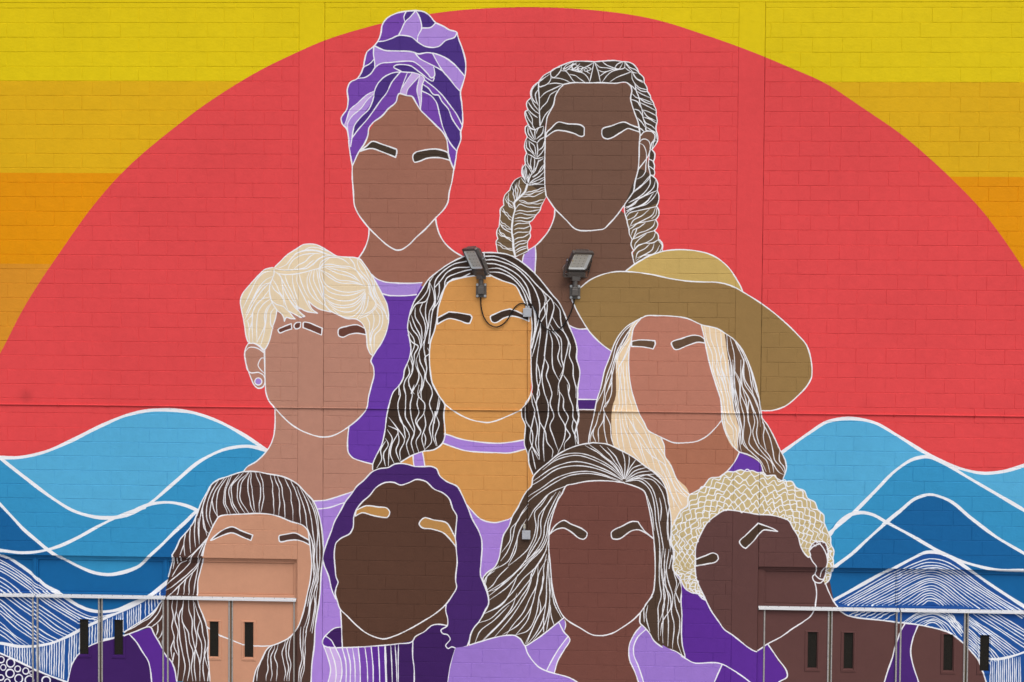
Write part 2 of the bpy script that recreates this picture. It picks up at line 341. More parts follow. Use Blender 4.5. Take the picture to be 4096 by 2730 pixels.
f hair2 1340,88 1250,82 1150,80 1050,88 960,120 880,155 800,205 700,265 640,340 570,400 540,470 545,540 495,590 495,660 510,690 475,710 475,780 500,850 500,885 480,900 475,970 500,1030 475,1080 465,1160 490,1230 470,1290 475,1370 440,1420 428,1480 440,1530 425,1560! 520,1620! 715,1600! 718,1317 722,1000 725,880 750,780 790,700 830,620 850,520 900,430 960,370 1050,352! 1250,352 1430,350 1600,358 1750,350 1800,400 1810,450 1795,540 1810,620 1850,740 1890,850 1915,1000! 1950,975 2000,960 2060,965 2100,1010 2095,1060 2050,1110 2040,1180 2030,1300 2025,1400 2040,1500 2030,1540 1900,1700 1800,1800 1720,1880! 1740,1900! 2140,1880! 2150,1767 2130,1697 2135,1617 2110,1557 2080,1507 2098,1477 2090,1440 2095,1390 2080,1340 2095,1300 2095,1230 2060,1190 2100,1140 2135,1080 2135,1020 2115,950 2115,900 2130,830 2115,760 2115,690 2090,640 2080,600 2050,560 2040,510 2005,460 2000,410 1965,350 1960,290 1900,230 1880,180 1830,120 1760,90 1690,85 1600,72 1440,80
f skin2 1915,1000! 1950,975 2000,960 2060,965 2100,1010 2095,1060 2050,1110 2040,1180 2010,1300 2025,1400 2035,1500! 1950,1600 1870,1700 1835,1710! 1870,1590 1890,1437 1905,1150
@ 1950 640 .3189
f hair2 430,230! 480,120! 715,100! 730,420! 400,420!
f hair2 1722,560! 1900,100! 2040,180! 2110,240 2150,500! 2140,620! 1735,720!
f hair2b 425,210! 350,250 300,320 280,380 220,440 200,510 205,570 165,610 160,700 150,780 145,840 120,880 118,950 130,990 110,1020 115,1090 130,1160! 250,1190 350,1215! 510,1140 500,1090 505,1020 540,960 530,910 545,860 530,790 560,760 610,690 660,630 670,590 700,530 740,460 725,330! 640,380! 560,330! 470,310!
f hair2b 2140,540! 2120,580 2150,640 2145,700 2110,750 2135,800 2120,860 2090,890 2140,940 2145,1000 2190,1040 2200,1090 2195,1140 2215,1150! 1960,1240 1840,1300! 1820,1200! 1835,1130 1800,1060 1815,1010 1780,930 1780,870 1755,800 1750,760 1730,690! 1900,640!
f hair2 425,210! 350,250 300,320 285,370! 340,420 350,330!
# ---- outline strokes face
s 6.5 735,450 780,520 850,620 920,690 1000,770 1090,860 1150,885 1250,890 1380,880 1460,865 1530,800 1620,700 1710,575
s 6.5 1720,560 1770,490 1830,400 1850,280 1890,120 1900,0 1905,-200 1915,-317
s 6.5 715,0 717,200 720,330 735,450
@ 1950 220 .3189
s 6.5 960,370 900,430 850,520 830,620 790,700 750,780 735,880 725,960 722,1100 718,1317
s 6.5 960,370 1050,352 1250,352 1430,350 1600,358 1750,350 1800,400 1810,450 1795,540 1810,620 1850,740 1890,850 1915,1000
s 6 1340,88 1250,82 1150,80 1050,88 960,120 880,155 800,205 700,265 640,340 570,400 540,470 545,540! 495,590 495,660 510,690! 475,710 475,780 500,850
s 6 640,345 640,430 650,550 650,700 655,800 660,890
s 6 500,885 480,900 475,970 500,1030! 475,1080 465,1160 490,1230! 470,1290 475,1370! 440,1420 428,1480 440,1530
s 6 1340,88 1440,80 1600,72 1690,85 1760,90 1830,120 1880,180 1900,230! 1960,290 1965,350! 2000,410 2005,460! 2040,510 2050,560! 2080,600 2090,640! 2115,690 2115,760! 2130,830 2115,900 2115,950! 2135,1020 2135,1080! 2100,1140 2060,1190! 2095,1230 2095,1300 2080,1340! 2095,1390 2090,1440! 2098,1490 2080,1530
# crown detail
s 5.5 1335,95 1310,220 1280,345
s 5.5 1345,95 1390,220 1415,345
s 5 1330,100 1240,150 1190,170 1050,185
s 5 1250,150 1300,180 1250,210 1290,240
s 5 1060,95 990,130 950,180 1080,110
s 5 1010,180 1130,210 1200,230 1260,290 1280,340
s 5 1120,100 1060,140 1070,175 1120,150 1160,110
s 5 1150,150 1130,180 1160,205 1190,170 1200,150
o 4.5 1235,190 20
o 4.5 1095,160 38
o 4.5 1165,180 36
s 5 1350,100 1400,150 1500,165 1600,180 1720,160 1720,95
s 5 1440,85 1480,120 1600,170
s 5 1700,90 1640,110 1600,165 1640,180 1700,95
s 5 1385,190 1450,215 1560,190 1600,180
s 5 1405,270 1480,220 1560,190
s 5 1440,340 1500,260 1560,210 1700,175
s 5 1535,340 1620,285 1720,245 1800,215
s 5 1720,95 1780,170 1830,220
s 5 1730,95 1790,160 1860,190 1895,225
s 5 1820,225 1870,300 1950,350
s 5 1720,160 1800,215 1880,230
s 5 800,290 900,295 980,320 1040,350
s 5 920,200 980,205 1030,260 1070,320 1110,350
s 5 1030,245 1100,260 1170,310 1230,350
s 5.5 930,135 920,190 880,250 830,285 800,270 790,220 850,170 910,155
s 5 940,200 970,200 1060,130 1075,95
s 5.5 790,235 795,300 760,360 700,390 650,400 640,360 700,300 785,240
s 5 750,370 850,355 950,370
s 5 655,545 720,480 820,430 950,370
s 5 655,700 690,650 740,600 790,500 870,450
s 5 665,885 720,760 790,680
s 5 620,365 560,440 555,520 590,590 635,620
s 5 640,430 600,500 610,560 635,640
s 5 545,540 580,620 640,700
s 5 510,590 540,640 600,710 650,740
s 5 510,690 560,740 630,790
s 5 500,700 560,800 570,900 600,940
s 5 475,710 510,800 560,870
s 6 500,850 540,920 600,945
s 5.5 640,910 600,945 600,1060
s 5 705,895 640,920 610,990
s 5 510,890 510,980 580,1070
s 5 525,920 560,1000 595,1070
s 5 500,1030 560,1075 620,1100
s 5 705,905 690,980 610,1060
s 5 715,1030 650,1070 620,1110
s 5.5 620,1100 630,1180 620,1290
s 5 495,1070 490,1160 560,1230 600,1280
s 5 520,1075 530,1150 590,1250
s 5 530,1090 580,1130 610,1280
s 5 715,1080 690,1160 640,1200
s 5 715,1170 680,1230 620,1290
s 5 490,1240 540,1260 610,1300 710,1280
s 5 500,1260 500,1340 560,1450
s 5 550,1280 540,1380 565,1470
s 5 590,1290 590,1380 570,1480
s 5 700,1300 640,1340 600,1450 560,1500
s 5 712,1370 670,1420 640,1480 570,1540
s 5 480,1370 520,1420 560,1490
s 5 445,1430 450,1500 480,1568
s 5 490,1420 490,1490 510,1568
s 5.5 560,1480 530,1540 510,1610
# right braid upper
s 5.5 1810,230 1815,300 1850,370 1865,450 1900,540 1910,600 1940,700 1950,780 1970,850 2000,930
s 5 1790,375 1830,410 1865,450
s 5 1815,490 1860,530 1900,550
s 5 1805,560 1880,590 1920,660
s 5 1835,680 1900,700 1940,760
s 5 1880,790 1930,840 1980,910
s 5 1900,910 1950,950 1970,975
s 5 1820,230 1860,290 1960,340
s 5 1850,360 1900,410 2000,440
s 5 1860,400 1920,450 2005,465
s 5 1865,450 1930,490 2040,540
s 5 1900,540 1960,560 2060,600
s 5 1905,545 1970,590 2085,630
s 5 1915,600 2000,640 2110,700
s 5 1940,690 2010,710 2110,760
s 5 1950,700 2000,770 2115,830
s 5 1950,780 2020,800 2120,860
s 5 1955,800 1980,850 2060,890 2110,940
s 5 1985,900 1985,940 2060,960
s 5 2000,910 2060,950 2110,970
s 6 1925,1010 1960,970 2000,958 2060,965 2100,1010 2095,1060 2060,1110 2045,1180 2010,1280 1960,1350 1890,1440
s 5 1910,1095 1940,1062 1980,1058 2025,1085 2040,1130 2035,1180
s 5 1910,1110 1950,1130 1980,1180 1995,1280 1985,1400 1980,1470 1920,1540 1870,1560
s 5 2130,1080 2100,1080 2070,1160 2060,1190
s 5 2040,1190 2025,1300 2020,1400 2040,1500 2035,1530 1940,1640 1835,1725
s 5 2030,1310 2080,1335
s 5 2030,1400 2090,1440
s 5 2000,955 2040,960 2105,980 2125,1060
# brows
g hair2 6.5 735,995 800,920 885,845 1000,865 1190,892 1215,915! 1212,1010! 1195,1022 1080,985 960,955 860,950 735,1030!
g hair2 6.5 1440,935 1560,890 1722,845 1800,880 1900,915! 1908,968! 1850,950 1760,925 1680,970 1480,1052 1450,1035
@ 1950 640 .3189
# left fishtail lower
s 5.5 425,210 350,250 300,320 280,380! 220,440 200,510 205,570! 165,610 160,700! 150,780 145,840! 120,880 118,950 130,990! 110,1020 115,1090 130,1160 250,1190 350,1215
s 5.5 740,460 700,530 670,590! 660,630 610,690! 560,760 520,790! 545,860 530,910! 540,960 505,1020! 500,1090 512,1140! 430,1180 350,1215
s 9 500,310 470,400 380,490 335,540 345,620 325,700 310,800 305,900 320,1000 325,1100 345,1200
s 5.5 425,230 460,280 500,310 600,308 715,308
s 5 520,300 580,250 650,210 718,140
s 5 530,300 620,260 715,220
s 5 560,215 620,180 690,120 715,50
s 5 560,300 640,290 715,240
s 5 555,160 620,80 640,0
s 5 440,60 430,150 480,280
s 5 480,60 470,170 500,270
s 5 530,170 510,230 510,290
m 4.5 4 3 425,235 420,330 440,400 390,480 | 290,350 300,430 330,520
m 4.5 3 3 280,390 270,450 330,540 | 200,520 250,590 320,640
m 4.5 2 3 205,580 230,620 320,700 | 160,640 210,710 300,800
m 4.5 2 3 160,700 190,760 300,850 | 145,850 200,860 305,900
s 5 150,780 190,850 300,920
m 4.5 2 3 145,850 180,900 310,980 | 120,960 200,990 320,1050
m 4.5 2 3 130,990 180,1040 320,1110 | 115,1100 200,1130 330,1170
s 5 150,870 160,920 250,980
m 4.5 3 3 510,400 590,350 715,325 | 390,480 560,490 725,410
m 4.5 2 3 400,500 560,510 725,450 | 390,520 500,580 670,590
s 5 350,620 400,560 500,590 660,600
s 5 345,650 400,635 500,650 655,625
s 5 345,690 400,670 500,690 610,690
s 5 340,740 400,725 500,735 600,700
s 5 335,770 420,765 500,780 560,765
s 5 330,830 380,800 450,800 520,795
s 5 330,880 380,860 460,860 535,830
s 5 325,940 380,910 450,910 535,905
s 5 330,1010 380,980 450,970 530,920
s 5 335,1060 390,1030 450,1015 505,1020
s 5 335,1110 400,1060 460,1050 505,1030
s 5 340,1150 400,1110 460,1090 505,1080
s 5 345,1180 400,1140 450,1120 510,1100
# right twist lower
s 6 2050,190 2110,240 2135,300 2130,380! 2150,450 2140,540 2120,580! 2150,640 2145,700 2110,750! 2135,800 2120,860 2090,890! 2140,940 2145,1000! 2190,1040 2200,1090 2195,1140 2215,1150
s 6 1720,560 1715,600 1725,680 1750,760! 1755,800 1775,870! 1780,930 1815,1000! 1800,1060 1835,1140! 1815,1160 1820,1210 1840,1300
s 5.5 2080,190 2050,200 2040,300 1960,420 1880,480 1770,540
s 5 2035,200 1940,310 1830,400
s 5 2110,250 2080,350 1980,440 1800,520
s 5.5 2130,385 2000,440 1890,500 1780,580 1720,600
s 5 2130,400 2080,480 1990,560 1850,600 1740,670
s 5 2080,420 2000,520 1880,590 1740,640
s 5 1890,500 1850,550 1740,610
s 5 1740,680 1780,620 1900,590 2000,530 2060,440
s 5.5 2120,585 2020,610 1880,640 1780,670 1740,720
s 5 2110,590 2070,690 1970,750 1800,830
s 5 2030,620 1940,700 1830,760 1780,850
s 5 1890,655 1850,710 1750,760
s 5 2125,600 2110,690 2060,740
s 5.5 2110,750 2000,775 1880,800 1800,860 1775,870
s 5 2105,760 2080,830 1990,890 1880,930 1830,990
s 5 1980,790 1900,850 1830,880 1800,950
s 5 1880,850 1850,930 1820,1000
s 5.5 2090,890 1990,920 1890,970 1815,1000
s 5 2110,900 2080,980 1990,1040 1880,1080 1840,1130
s 5 1990,930 1900,1000 1850,1060 1845,1130
s 5.5 2145,1000 2080,1040 1960,1050 1880,1090 1840,1140
s 5 2140,1010 2190,1080 2160,1150 2050,1190 1960,1200 1860,1270
s 5 2090,1045 2070,1120 1970,1190 1880,1230
s 5 2040,1050 1980,1110 1880,1170 1860,1250
s 5 2160,1000 2190,1060
s 5 2160,1070 2120,1150 1960,1230
s 6.5 2400,1135 2300,1140 2200,1150 2100,1180 1960,1240 1850,1305 1735,1395
# blonde short hair woman
@ 900 1360 .3827
f skin3 520,700! 522,900 510,1000 470,1110 430,1170 330,1270 220,1340 190,1380! 100,1700! 700,2400! 1500,2000! 1700,1300! 1400,700!
# turban woman's shirt
f pshirt 1295,905! 1285,1000 1280,1100 1290,1180 1330,1230 1430,1270 1545,1300! 1800,1300! 2000,600! 2000,-200! 2100,-560! 1500,-560! 1400,0!
s 6.5 1295,905 1285,1000 1280,1100 1290,1180 1330,1230 1430,1270 1545,1300
@ 900 940 .3189
f skin1 1600,400! 1840,500! 1900,550 2000,590 2150,605 2352,608 2450,600! 2500,400!
f lilac 1800,470! 1840,500 1900,550 2000,590 2150,605 2352,608 2480,590! 2460,640! 2400,755! 2352,760 2150,765 2050,760 1960,735!
s 6.5 1840,500 1900,550 2000,590 2150,605 2352,608 2470,600
s 6.5 1960,735 2050,760 2150,765 2300,762 2400,750
@ 900 1360 .3827
f skin3 410,100! 415,300 420,440 430,560 460,640 520,710 600,800 700,890 800,950 900,990 1000,1015 1100,1010 1180,980 1290,910 1400,820 1480,720 1500,600 1530,480 1558,360 1550,280 1525,220 1545,170! 1500,-300! 900,-600! 400,-300!
s 6.5 415,100 415,300 420,440 430,560 460,640 520,710 600,800 700,890 800,950 900,990 1000,1015 1100,1010 1180,980 1290,910 1400,820 1480,720 1500,600 1530,480 1558,360 1550,280 1525,220 1545,170
s 6.5 522,720 522,900 510,1000 470,1110 430,1170 330,1270 220,1340 190,1385
g skin3 6.5 245,40 300,38 370,80 412,130! 418,450! 400,490 350,508 310,480 280,420 245,330 215,230 205,150 220,80
s 5.5 215,120 250,82 300,78 360,100 412,145
s 5.5 215,190 245,330 270,345 350,342 400,370 418,420
s 5.5 410,190 380,192 360,220 345,270 370,310 410,350
f lilac 310,437 320,410 348,395 375,405 385,435 375,465 348,475 320,465
o 6 348,436 37
@ 900 940 .3189
g brow3 6 665,1195 740,1150 830,1115! 838,1180! 760,1205 680,1228
g brow3 6 865,1140 890,1105 948,1097! 940,1165 880,1178
g brow3 6 985,1100 1060,1105 1130,1135 1220,1172! 1210,1258! 1120,1220 980,1165!
g brow3 6 1425,1185 1520,1150 1660,1130 1760,1180! 1775,1255! 1650,1235 1560,1250 1470,1285 1430,1270
f blonde 595,410! 500,435 420,510 300,640 215,750 192,840 205,930 225,1030 245,1140 265,1270 300,1355! 370,1362 440,1395 490,1440! 540,1370 575,1260 600,1150 635,1040 650,950! 700,990 745,1085! 770,1035! 820,1050 880,1055! 830,990 805,960! 900,1010 950,1035 1000,1022! 930,960 890,900! 920,925 965,932! 1020,960 1160,983! 1100,940 1060,870 1045,830! 1100,880 1180,930 1330,970! 1430,1010 1530,1050 1650,1060 1720,1110 1760,1190 1775,1280 1790,1420 1830,1500 1860,1518! 1900,1450 1960,1360 2020,1230 2050,1100 2050,980 2030,870 1970,740 1900,610 1830,490 1740,360 1700,310 1640,288! 1540,280 1400,260! 1290,200 1130,120 1050,115 980,125 900,175 770,260 690,340 630,400
s 6 595,410 500,435 420,510 300,640 215,750 192,840 205,930 225,1030 245,1140 265,1270 300,1355 370,1362 440,1395 490,1440 540,1370 575,1260 600,1150 635,1040 650,950
s 6 650,950 700,985 735,1030 745,1085! 770,1035 820,1050 880,1055! 830,1000 805,960! 900,1010 950,1035 1000,1022! 930,960 890,900! 920,925 965,932
s 6 890,890 1020,960 1160,983! 1100,940 1060,870 1045,830! 1100,880 1180,930 1330,970! 1250,880
s 6 1250,870 1320,950 1430,1010 1530,1050 1650,1060 1720,1110 1760,1190 1775,1280 1790,1420 1830,1500 1860,1518! 1900,1450 1960,1360 2020,1230 2050,1100 2050,980 2030,870 1970,740 1900,610 1830,490 1740,360 1700,310 1640,288 1540,280 1400,265 1290,200 1130,120 1050,115 980,125 900,175 770,260 690,340 630,400
# inner strands
s 5.5 610,410 660,430 740,442 860,438 930,430 1030,420 1100,370 1150,330 1230,260
s 5.5 615,460 690,490 800,498 950,480 1050,455 1120,435 1180,420 1230,360 1300,300
s 5.5 680,415 760,380 830,300 900,230 980,205 1130,200 1300,250 1400,270
s 5 790,435 810,380 860,310 950,260 1100,235 1200,240
s 5 865,430 920,380 1000,340 1070,270 1130,235
s 5 930,430 1000,410 1060,360 1110,320
s 5 990,195 1060,160 1150,160 1290,210
s 5.5 960,200 1030,188 1150,195 1280,240
s 5 1100,390 1150,320 1250,270 1340,260
s 5.5 1180,410 1200,350 1270,300 1370,280 1480,310 1560,370
s 6 615,440 615,490 590,560 560,640 560,730 580,820 620,900 655,950
s 5 580,450 480,480 400,560 340,680 260,850 220,930
s 5 600,520 520,560 440,640 360,780 260,1000
s 5 580,580 480,680 380,820 300,960 245,1070
s 5 570,600 500,620 420,700 330,860
s 5 555,690 470,800 380,900 320,1030 260,1090
s 5 560,780 480,800 400,870 350,960 340,1100 350,1350
s 5 575,800 480,870 420,960 400,1080 400,1350
s 5 585,850 520,930 495,1030 500,1130 450,1250 400,1350
s 5 590,850 530,950 510,1100 490,1230 445,1390
s 5 620,920 580,970 570,1060 575,1130 605,1180
s 5 350,980 340,1080 300,1230 310,1350
s 5 280,1070 300,1150 300,1260
s 5 600,560 650,640 690,730 740,790
s 5 580,620 620,690 690,750 730,810 740,880
s 5 580,820 640,870 730,900 800,970
s 5 640,470 700,530 720,640 740,800 770,900 800,960
s 5 680,490 740,610 790,700 860,830 920,910
s 5 720,630 780,760 850,880 920,960
s 5 740,680 800,800 880,900
s 5 750,500 780,600 840,720 900,870
s 5 845,500 850,600 890,750 920,830
s 5 905,490 900,580 940,680 1000,800 1040,880 1090,960
s 5 930,490 960,600 1020,740 1060,800
s 5 1060,460 1030,550 1060,720 1120,800 1230,880
s 5 1090,450 1060,560 1110,700 1180,820 1230,870
s 5 1120,440 1110,560 1160,680 1200,750 1240,820
s 5 1150,430 1170,560 1200,680 1240,800
s 6 1180,430 1190,540 1230,650 1240,780 1260,860
s 5 1190,430 1230,380 1320,370 1430,390 1560,400 1640,440 1700,530 1760,650
s 5 1195,425 1260,400 1400,405 1560,420
m 4.5 2 2 1190,430 1320,470 1420,520 1580,560 1680,590 1760,650 | 1190,440 1300,560 1400,620 1560,625 1760,640
s 5 1300,410 1400,440 1520,470 1620,520 1700,600
s 5 1260,410 1400,480 1580,530 1680,580
s 5 1200,450 1260,620 1380,690 1520,720 1650,710 1760,680
s 5 1240,640 1300,710 1440,755 1580,755 1690,720 1760,690
s 5 1245,740 1350,800 1480,830 1620,810 1700,760 1760,700
s 5 1250,790 1350,860 1480,885 1620,860 1700,790 1755,710
s 5 1255,810 1380,900 1500,915 1640,880 1720,800 1760,720
s 5 1300,870 1400,940 1520,970 1620,950 1700,870 1755,740
s 5 1350,930 1460,1020 1600,1025 1680,960 1730,850 1760,740
s 5 1650,1055 1720,960 1750,850 1765,730
s 5 1690,1040 1780,900 1800,770
s 5 1720,1010 1850,940 1890,870 1800,730
s 5 1660,300 1660,350 1700,450 1780,540 1850,700 1900,850
s 5 1660,300 1740,400 1800,520 1850,600
s 5 1560,290 1610,350 1640,430
s 5 1640,440 1720,520 1800,620 1840,750 1900,880
s 5 1700,520 1790,600 1810,700 1860,820
s 5 1830,500 1850,600 1880,750 1950,870 2020,980
s 5 1870,560 1880,680 1930,800 2000,930
s 5 1890,850 2000,960 2040,1050
s 5 1910,870 1880,930 1800,1000 1690,1050
s 5 1900,890 1960,950 1980,1060 1950,1180 1880,1260 1870,1360 1870,1440
s 5 1890,940 1940,1020 1930,1120 1850,1230 1830,1350 1850,1500
s 5 1850,960 1870,1060 1850,1180 1820,1250 1820,1400
s 5 1770,1020 1810,1100 1810,1230 1830,1350
s 5 2000,940 2040,1060
@ 900 1360 .3827
c crack 2 775,-262 790,-255 810,-235 830,-222
# braid woman's top seen between centre hair and hat
@ 1550 980 .3827
f tee 1850,800! 1890,830 1940,860 2000,880 2085,880! 2200,990! 2400,1120! 2400,1650! 1900,1650!
f pdark2 1900,1617! 2420,1617! 2420,1722! 1900,1722!
f hatw 1900,1725! 2420,1725! 2420,2150! 1900,2150!
s 6 1885,832 1940,862 2000,880 2085,878
s 6 1980,1615 2200,1618
s 6 1980,1722 2200,1724
# centre woman: skin of face, neck and chest
f skin4 520,740! 530,660 560,560 600,450 640,390 700,365 800,340 900,325 1080,320 1200,375 1340,430 1390,530 1450,640 1500,720 1510,900 1500,1020 1500,1200 1505,1400 1510,1568 1560,1600! 1560,1720! 1560,2050! 1560,2270 1600,2400! 1560,2500! 1480,2700! 1340,2830! 1240,2870 1150,2900 1050,2900 960,2860 880,2780 830,2700 700,2500! 100,2350! 200,2150! 560,2100 590,1900! 600,1700! 530,1570 470,1450 445,1300 440,1100 450,1010 490,900
@ 1450 1540 .3827
f tee 1000,1200! 1170,1345 1230,1400 1300,1430 1400,1440 1480,1420 1540,1400 1700,1300! 1700,1600! 1400,2300! 1100,2300! 1100,1600!
f tee 855,512! 930,535 1000,560 1090,580 1200,595 1320,608 1450,610 1560,598 1680,578! 1710,670! 1600,700 1540,712 1400,710 1250,705 1070,688 960,655 845,610!
f tee 525,740! 630,700! 650,860! 535,860!
s 6.5 855,512 930,535 1000,560 1090,580 1200,595 1320,608 1450,610 1560,598 1680,578
s 6.5 845,612 960,655 1070,688 1250,705 1400,710 1540,712 1600,700 1710,670
s 6 528,735 532,800 540,860
s 6 628,705 640,770 652,855
s 6.5 1090,1255 1130,1300 1170,1345 1230,1400 1300,1430 1400,1440 1480,1420 1540,1400 1580,1370
s 6.5 740,0 800,115 870,210 940,265 1040,325 1150,370 1240,388 1310,395 1400,375 1500,335 1590,295 1660,260 1720,185 1765,90
# hair left lock
@ 1550 980 .3827
f hair4 1010,80! 900,100 800,120 640,200 500,300 440,350 340,500 280,590 240,700 210,860 230,980 245,1100 230,1180 175,1320 165,1390 130,1460 60,1540 20,1660! -10,1800 -25,1930 -60,2090 -130,2230 -155,2300 -155,2360! 100,2330! 140,2270! 260,2200 370,2160 490,2140 570,2080 590,2040! 590,1800 600,1680! 530,1568 470,1450 445,1300 440,1100 450,1010 490,900 520,740 530,660 560,560 600,450 640,390 700,365 800,340 900,325 1080,320 1200,375 1340,430 1390,530 1450,640 1500,720 1510,900 1500,1020 1500,1200 1505,1400 1512,1568 1470,1650! 1400,1720! 1405,1800 1440,1880 1435,1980 1430,2080 1470,2200 1480,2290 1520,2400 1540,2440! 1800,2200! 2000,2080! 1990,2000 1975,1900 2000,1790 1980,1650 1990,1500 2010,1320 1975,1180 1980,1080 1960,1000 1920,900 1890,830 1850,720 1790,600 1720,520 1650,430 1540,300 1340,140 1250,100 1150,85
s 6.5 1010,80 1010,260
s 6.5 1010,80 900,95 800,122 640,200 500,300 440,350 340,500 280,590 240,700 210,860 230,980 245,1100 230,1180 175,1320 165,1390 130,1460 60,1540 20,1660 -10,1800 -25,1930 -60,2090 -130,2230 -155,2300 -155,2350
s 6.5 1010,80 1150,85 1250,100 1340,140 1540,300 1650,430 1720,520 1790,600 1850,720 1890,830 1920,900 1960,1000 1980,1080 1975,1180 2010,1320 1990,1500 1985,1650 2000,1790 1975,1900 1990,2000 1995,2080
s 6.5 1450,640 1400,540 1340,430 1200,375 1080,320 1010,270
s 7 1010,285 1080,322 900,325 800,340 700,365 640,390 600,450 560,560 530,660 520,740 490,900 450,1010 440,1100 445,1300 470,1450 530,1568 600,1680 590,1750 590,2040 570,2080 490,2140 370,2160 260,2200 140,2270
s 6 1450,640 1500,750 1510,900 1500,1020 1500,1200 1505,1400 1512,1500 1480,1600 1440,1660
s 6 1400,1720 1405,1800 1440,1880 1435,1980 1430,2080 1470,2200 1480,2290 1520,2400
# crown strands
s 6 1020,120 1120,120 1220,150 1340,215 1450,300 1560,420 1640,500 1720,580 1740,640 1720,740 1680,860 1660,1000 1640,1160
s 6 1020,160 1100,155 1200,180 1340,240 1450,340 1540,470 1590,620 1580,780 1550,900 1510,1080
s 6 1020,195 1120,200 1250,245 1380,330 1460,440 1500,600
s 5.5 1030,255 1150,245 1260,290 1370,380 1440,480 1490,590 1520,650 1540,800 1530,950 1500,1100
s 6 1050,285 1170,290 1290,340 1390,440 1440,540 1470,640
s 6 1020,150 900,158 815,175 700,200 590,270 500,380 490,450 500,520 500,600 470,700 450,850 440,950 430,1030
s 6 1020,220 930,225 840,235 700,245 620,290 560,370 500,440
s 6 1010,245 930,250 840,265 720,300 620,350 600,390 600,430 560,520 530,600 470,680
s 6 860,300 780,340 680,360 620,400
s 5.5 480,330 440,390 420,470 360,560 280,640 240,730
s 5.5 440,370 435,520 400,590 300,620 240,720
s 5.5 440,390 480,490 490,600 440,700 430,840 400,950 380,1070 400,1200 410,1280
s 5.5 540,380 540,500 520,580
s 5.5 430,540 400,650 400,760 420,840 400,960 350,1080
s 5.5 370,600 340,680 380,780 400,870 380,980
s 5.5 290,660 290,750 350,860 360,960 350,1050 300,1200
s 5.5 250,740 290,850 340,950 350,1020
s 5.5 230,790 260,880 320,960 350,1080
s 5.5 220,900 280,1000 280,1060 250,1150 270,1230 250,1330
s 5.5 210,940 260,1020 320,1060 280,1150 290,1250
s 5.5 330,1120 340,1220 390,1340 380,1430 350,1540
s 5.5 300,1200 320,1300 360,1400 350,1500 320,1568
s 5.5 420,1080 440,1130 390,1180 410,1280 400,1400 460,1500 470,1568
s 5.5 260,1330 220,1420 240,1500 280,1560
s 5.5 290,1250 330,1370 310,1450 250,1530
s 5.5 210,1250 230,1340 180,1430 170,1500 190,1568
s 5.5 240,1180 265,1300 240,1380
s 5.5 120,1480 120,1568
# right strands
s 5.5 1600,460 1650,560 1640,640 1650,720 1600,820 1600,900 1580,1080
s 5.5 1650,510 1670,620 1660,760 1670,900 1650,1060 1640,1200 1610,1350 1590,1450 1560,1568
s 5.5 1740,600 1800,680 1810,780 1830,880 1880,980 1910,1060 1900,1160 1940,1260 1940,1360 1970,1500 1970,1600
s 5.5 1720,750 1780,850 1850,920 1890,1000 1880,1100 1850,1220 1830,1350 1790,1450 1780,1568
s 5.5 1700,830 1740,900 1810,980 1820,1080 1820,1200 1840,1280 1800,1380
s 5.5 1690,880 1760,950 1800,1070 1780,1180 1820,1280
s 5.5 1690,900 1720,1000 1720,1150 1730,1290 1800,1430
s 5.5 1580,760 1600,700 1700,560
s 5.5 1640,1180 1680,1270 1660,1370 1700,1480 1720,1568
s 5.5 1560,1230 1590,1350 1590,1400
s 5.5 1580,1060 1560,1220 1560,1400 1580,1520
s 5.5 1510,1000 1540,900 1540,700 1510,640
s 5.5 1510,1170 1560,1000 1600,850
s 5.5 1640,1200 1620,1300 1620,1450 1640,1540
s 5.5 1840,1360 1900,1470 1890,1568
@ 1450 1540 .3827
s 5.5 375,0 395,100 370,200 380,300 400,380 460,460 490,530 460,620 490,740
s 5.5 430,0 450,90 450,220 450,340 500,430 540,510 510,600 540,720
s 5.5 480,0 520,100 500,200 510,340 545,480 510,580
s 5.5 560,0 510,90 540,0
s 5.5 590,0 580,110 650,200 640,300 570,400 610,490 560,590 590,710
s 5.5 640,0 610,80 620,150
s 5.5 590,110 570,200 590,290 555,380 600,480
s 5.5 640,280 660,420 620,560 650,680
s 5.5 700,0 730,80 700,200 740,330 700,450 720,600 640,690
s 5.5 800,120 780,250 740,420 735,540 770,640
s 5.5 775,330 800,400 760,550 780,640
s 5.5 760,280 750,400
s 5.5 810,150 800,220 770,330
s 5.5 275,340 360,450 440,580 390,700 400,790
s 5.5 270,430 370,480 310,620 290,720 330,820
s 5.5 370,480 380,600 350,680 390,800
s 5.5 380,300 430,440 450,560
s 5.5 260,470 310,560 280,680 270,850
s 5.5 240,560 270,620 220,720 240,850
s 5.5 240,590 190,680 200,780 150,870
s 5.5 650,640 660,560 640,500
s 5.5 1765,90 1780,210 1800,260 1780,380 1760,480 1750,560 1800,700 1840,780
s 5.5 1700,230 1710,380 1770,480 1770,640 1740,700 1740,780
s 5.5 1770,80 1830,260 1850,380 1910,490 1930,600 1990,690 1980,760
s 5.5 1840,0 1820,180
s 5.5 1830,0 1850,100 1820,170 1850,370 1840,600 1850,780
s 5.5 1880,0 1900,80 1940,200 1940,320 1900,480 1890,640 1900,800
s 5.5 1950,0 1980,80 1960,200 2000,330 1960,420 2000,560 2050,700
s 5.5 2050,0 2060,100 2050,300 2120,440 2110,560 2040,720
s 5.5 2050,60 2100,140 2100,240 2150,340 2120,440 2170,530 2110,620 2110,680
s 5.5 2140,0 2160,120 2200,240 2200,340 2240,420 2220,520 2250,620
s 5.5 2230,0 2250,60 2240,240 2260,360 2220,500 2230,630
s 5.5 2205,360 2190,440 2240,560
s 5.5 1790,280 1830,470 1810,620 1850,740
s 5.5 1770,640 1840,740
s 5.5 1770,690 1790,790 1810,880
@ 1550 980 .3827
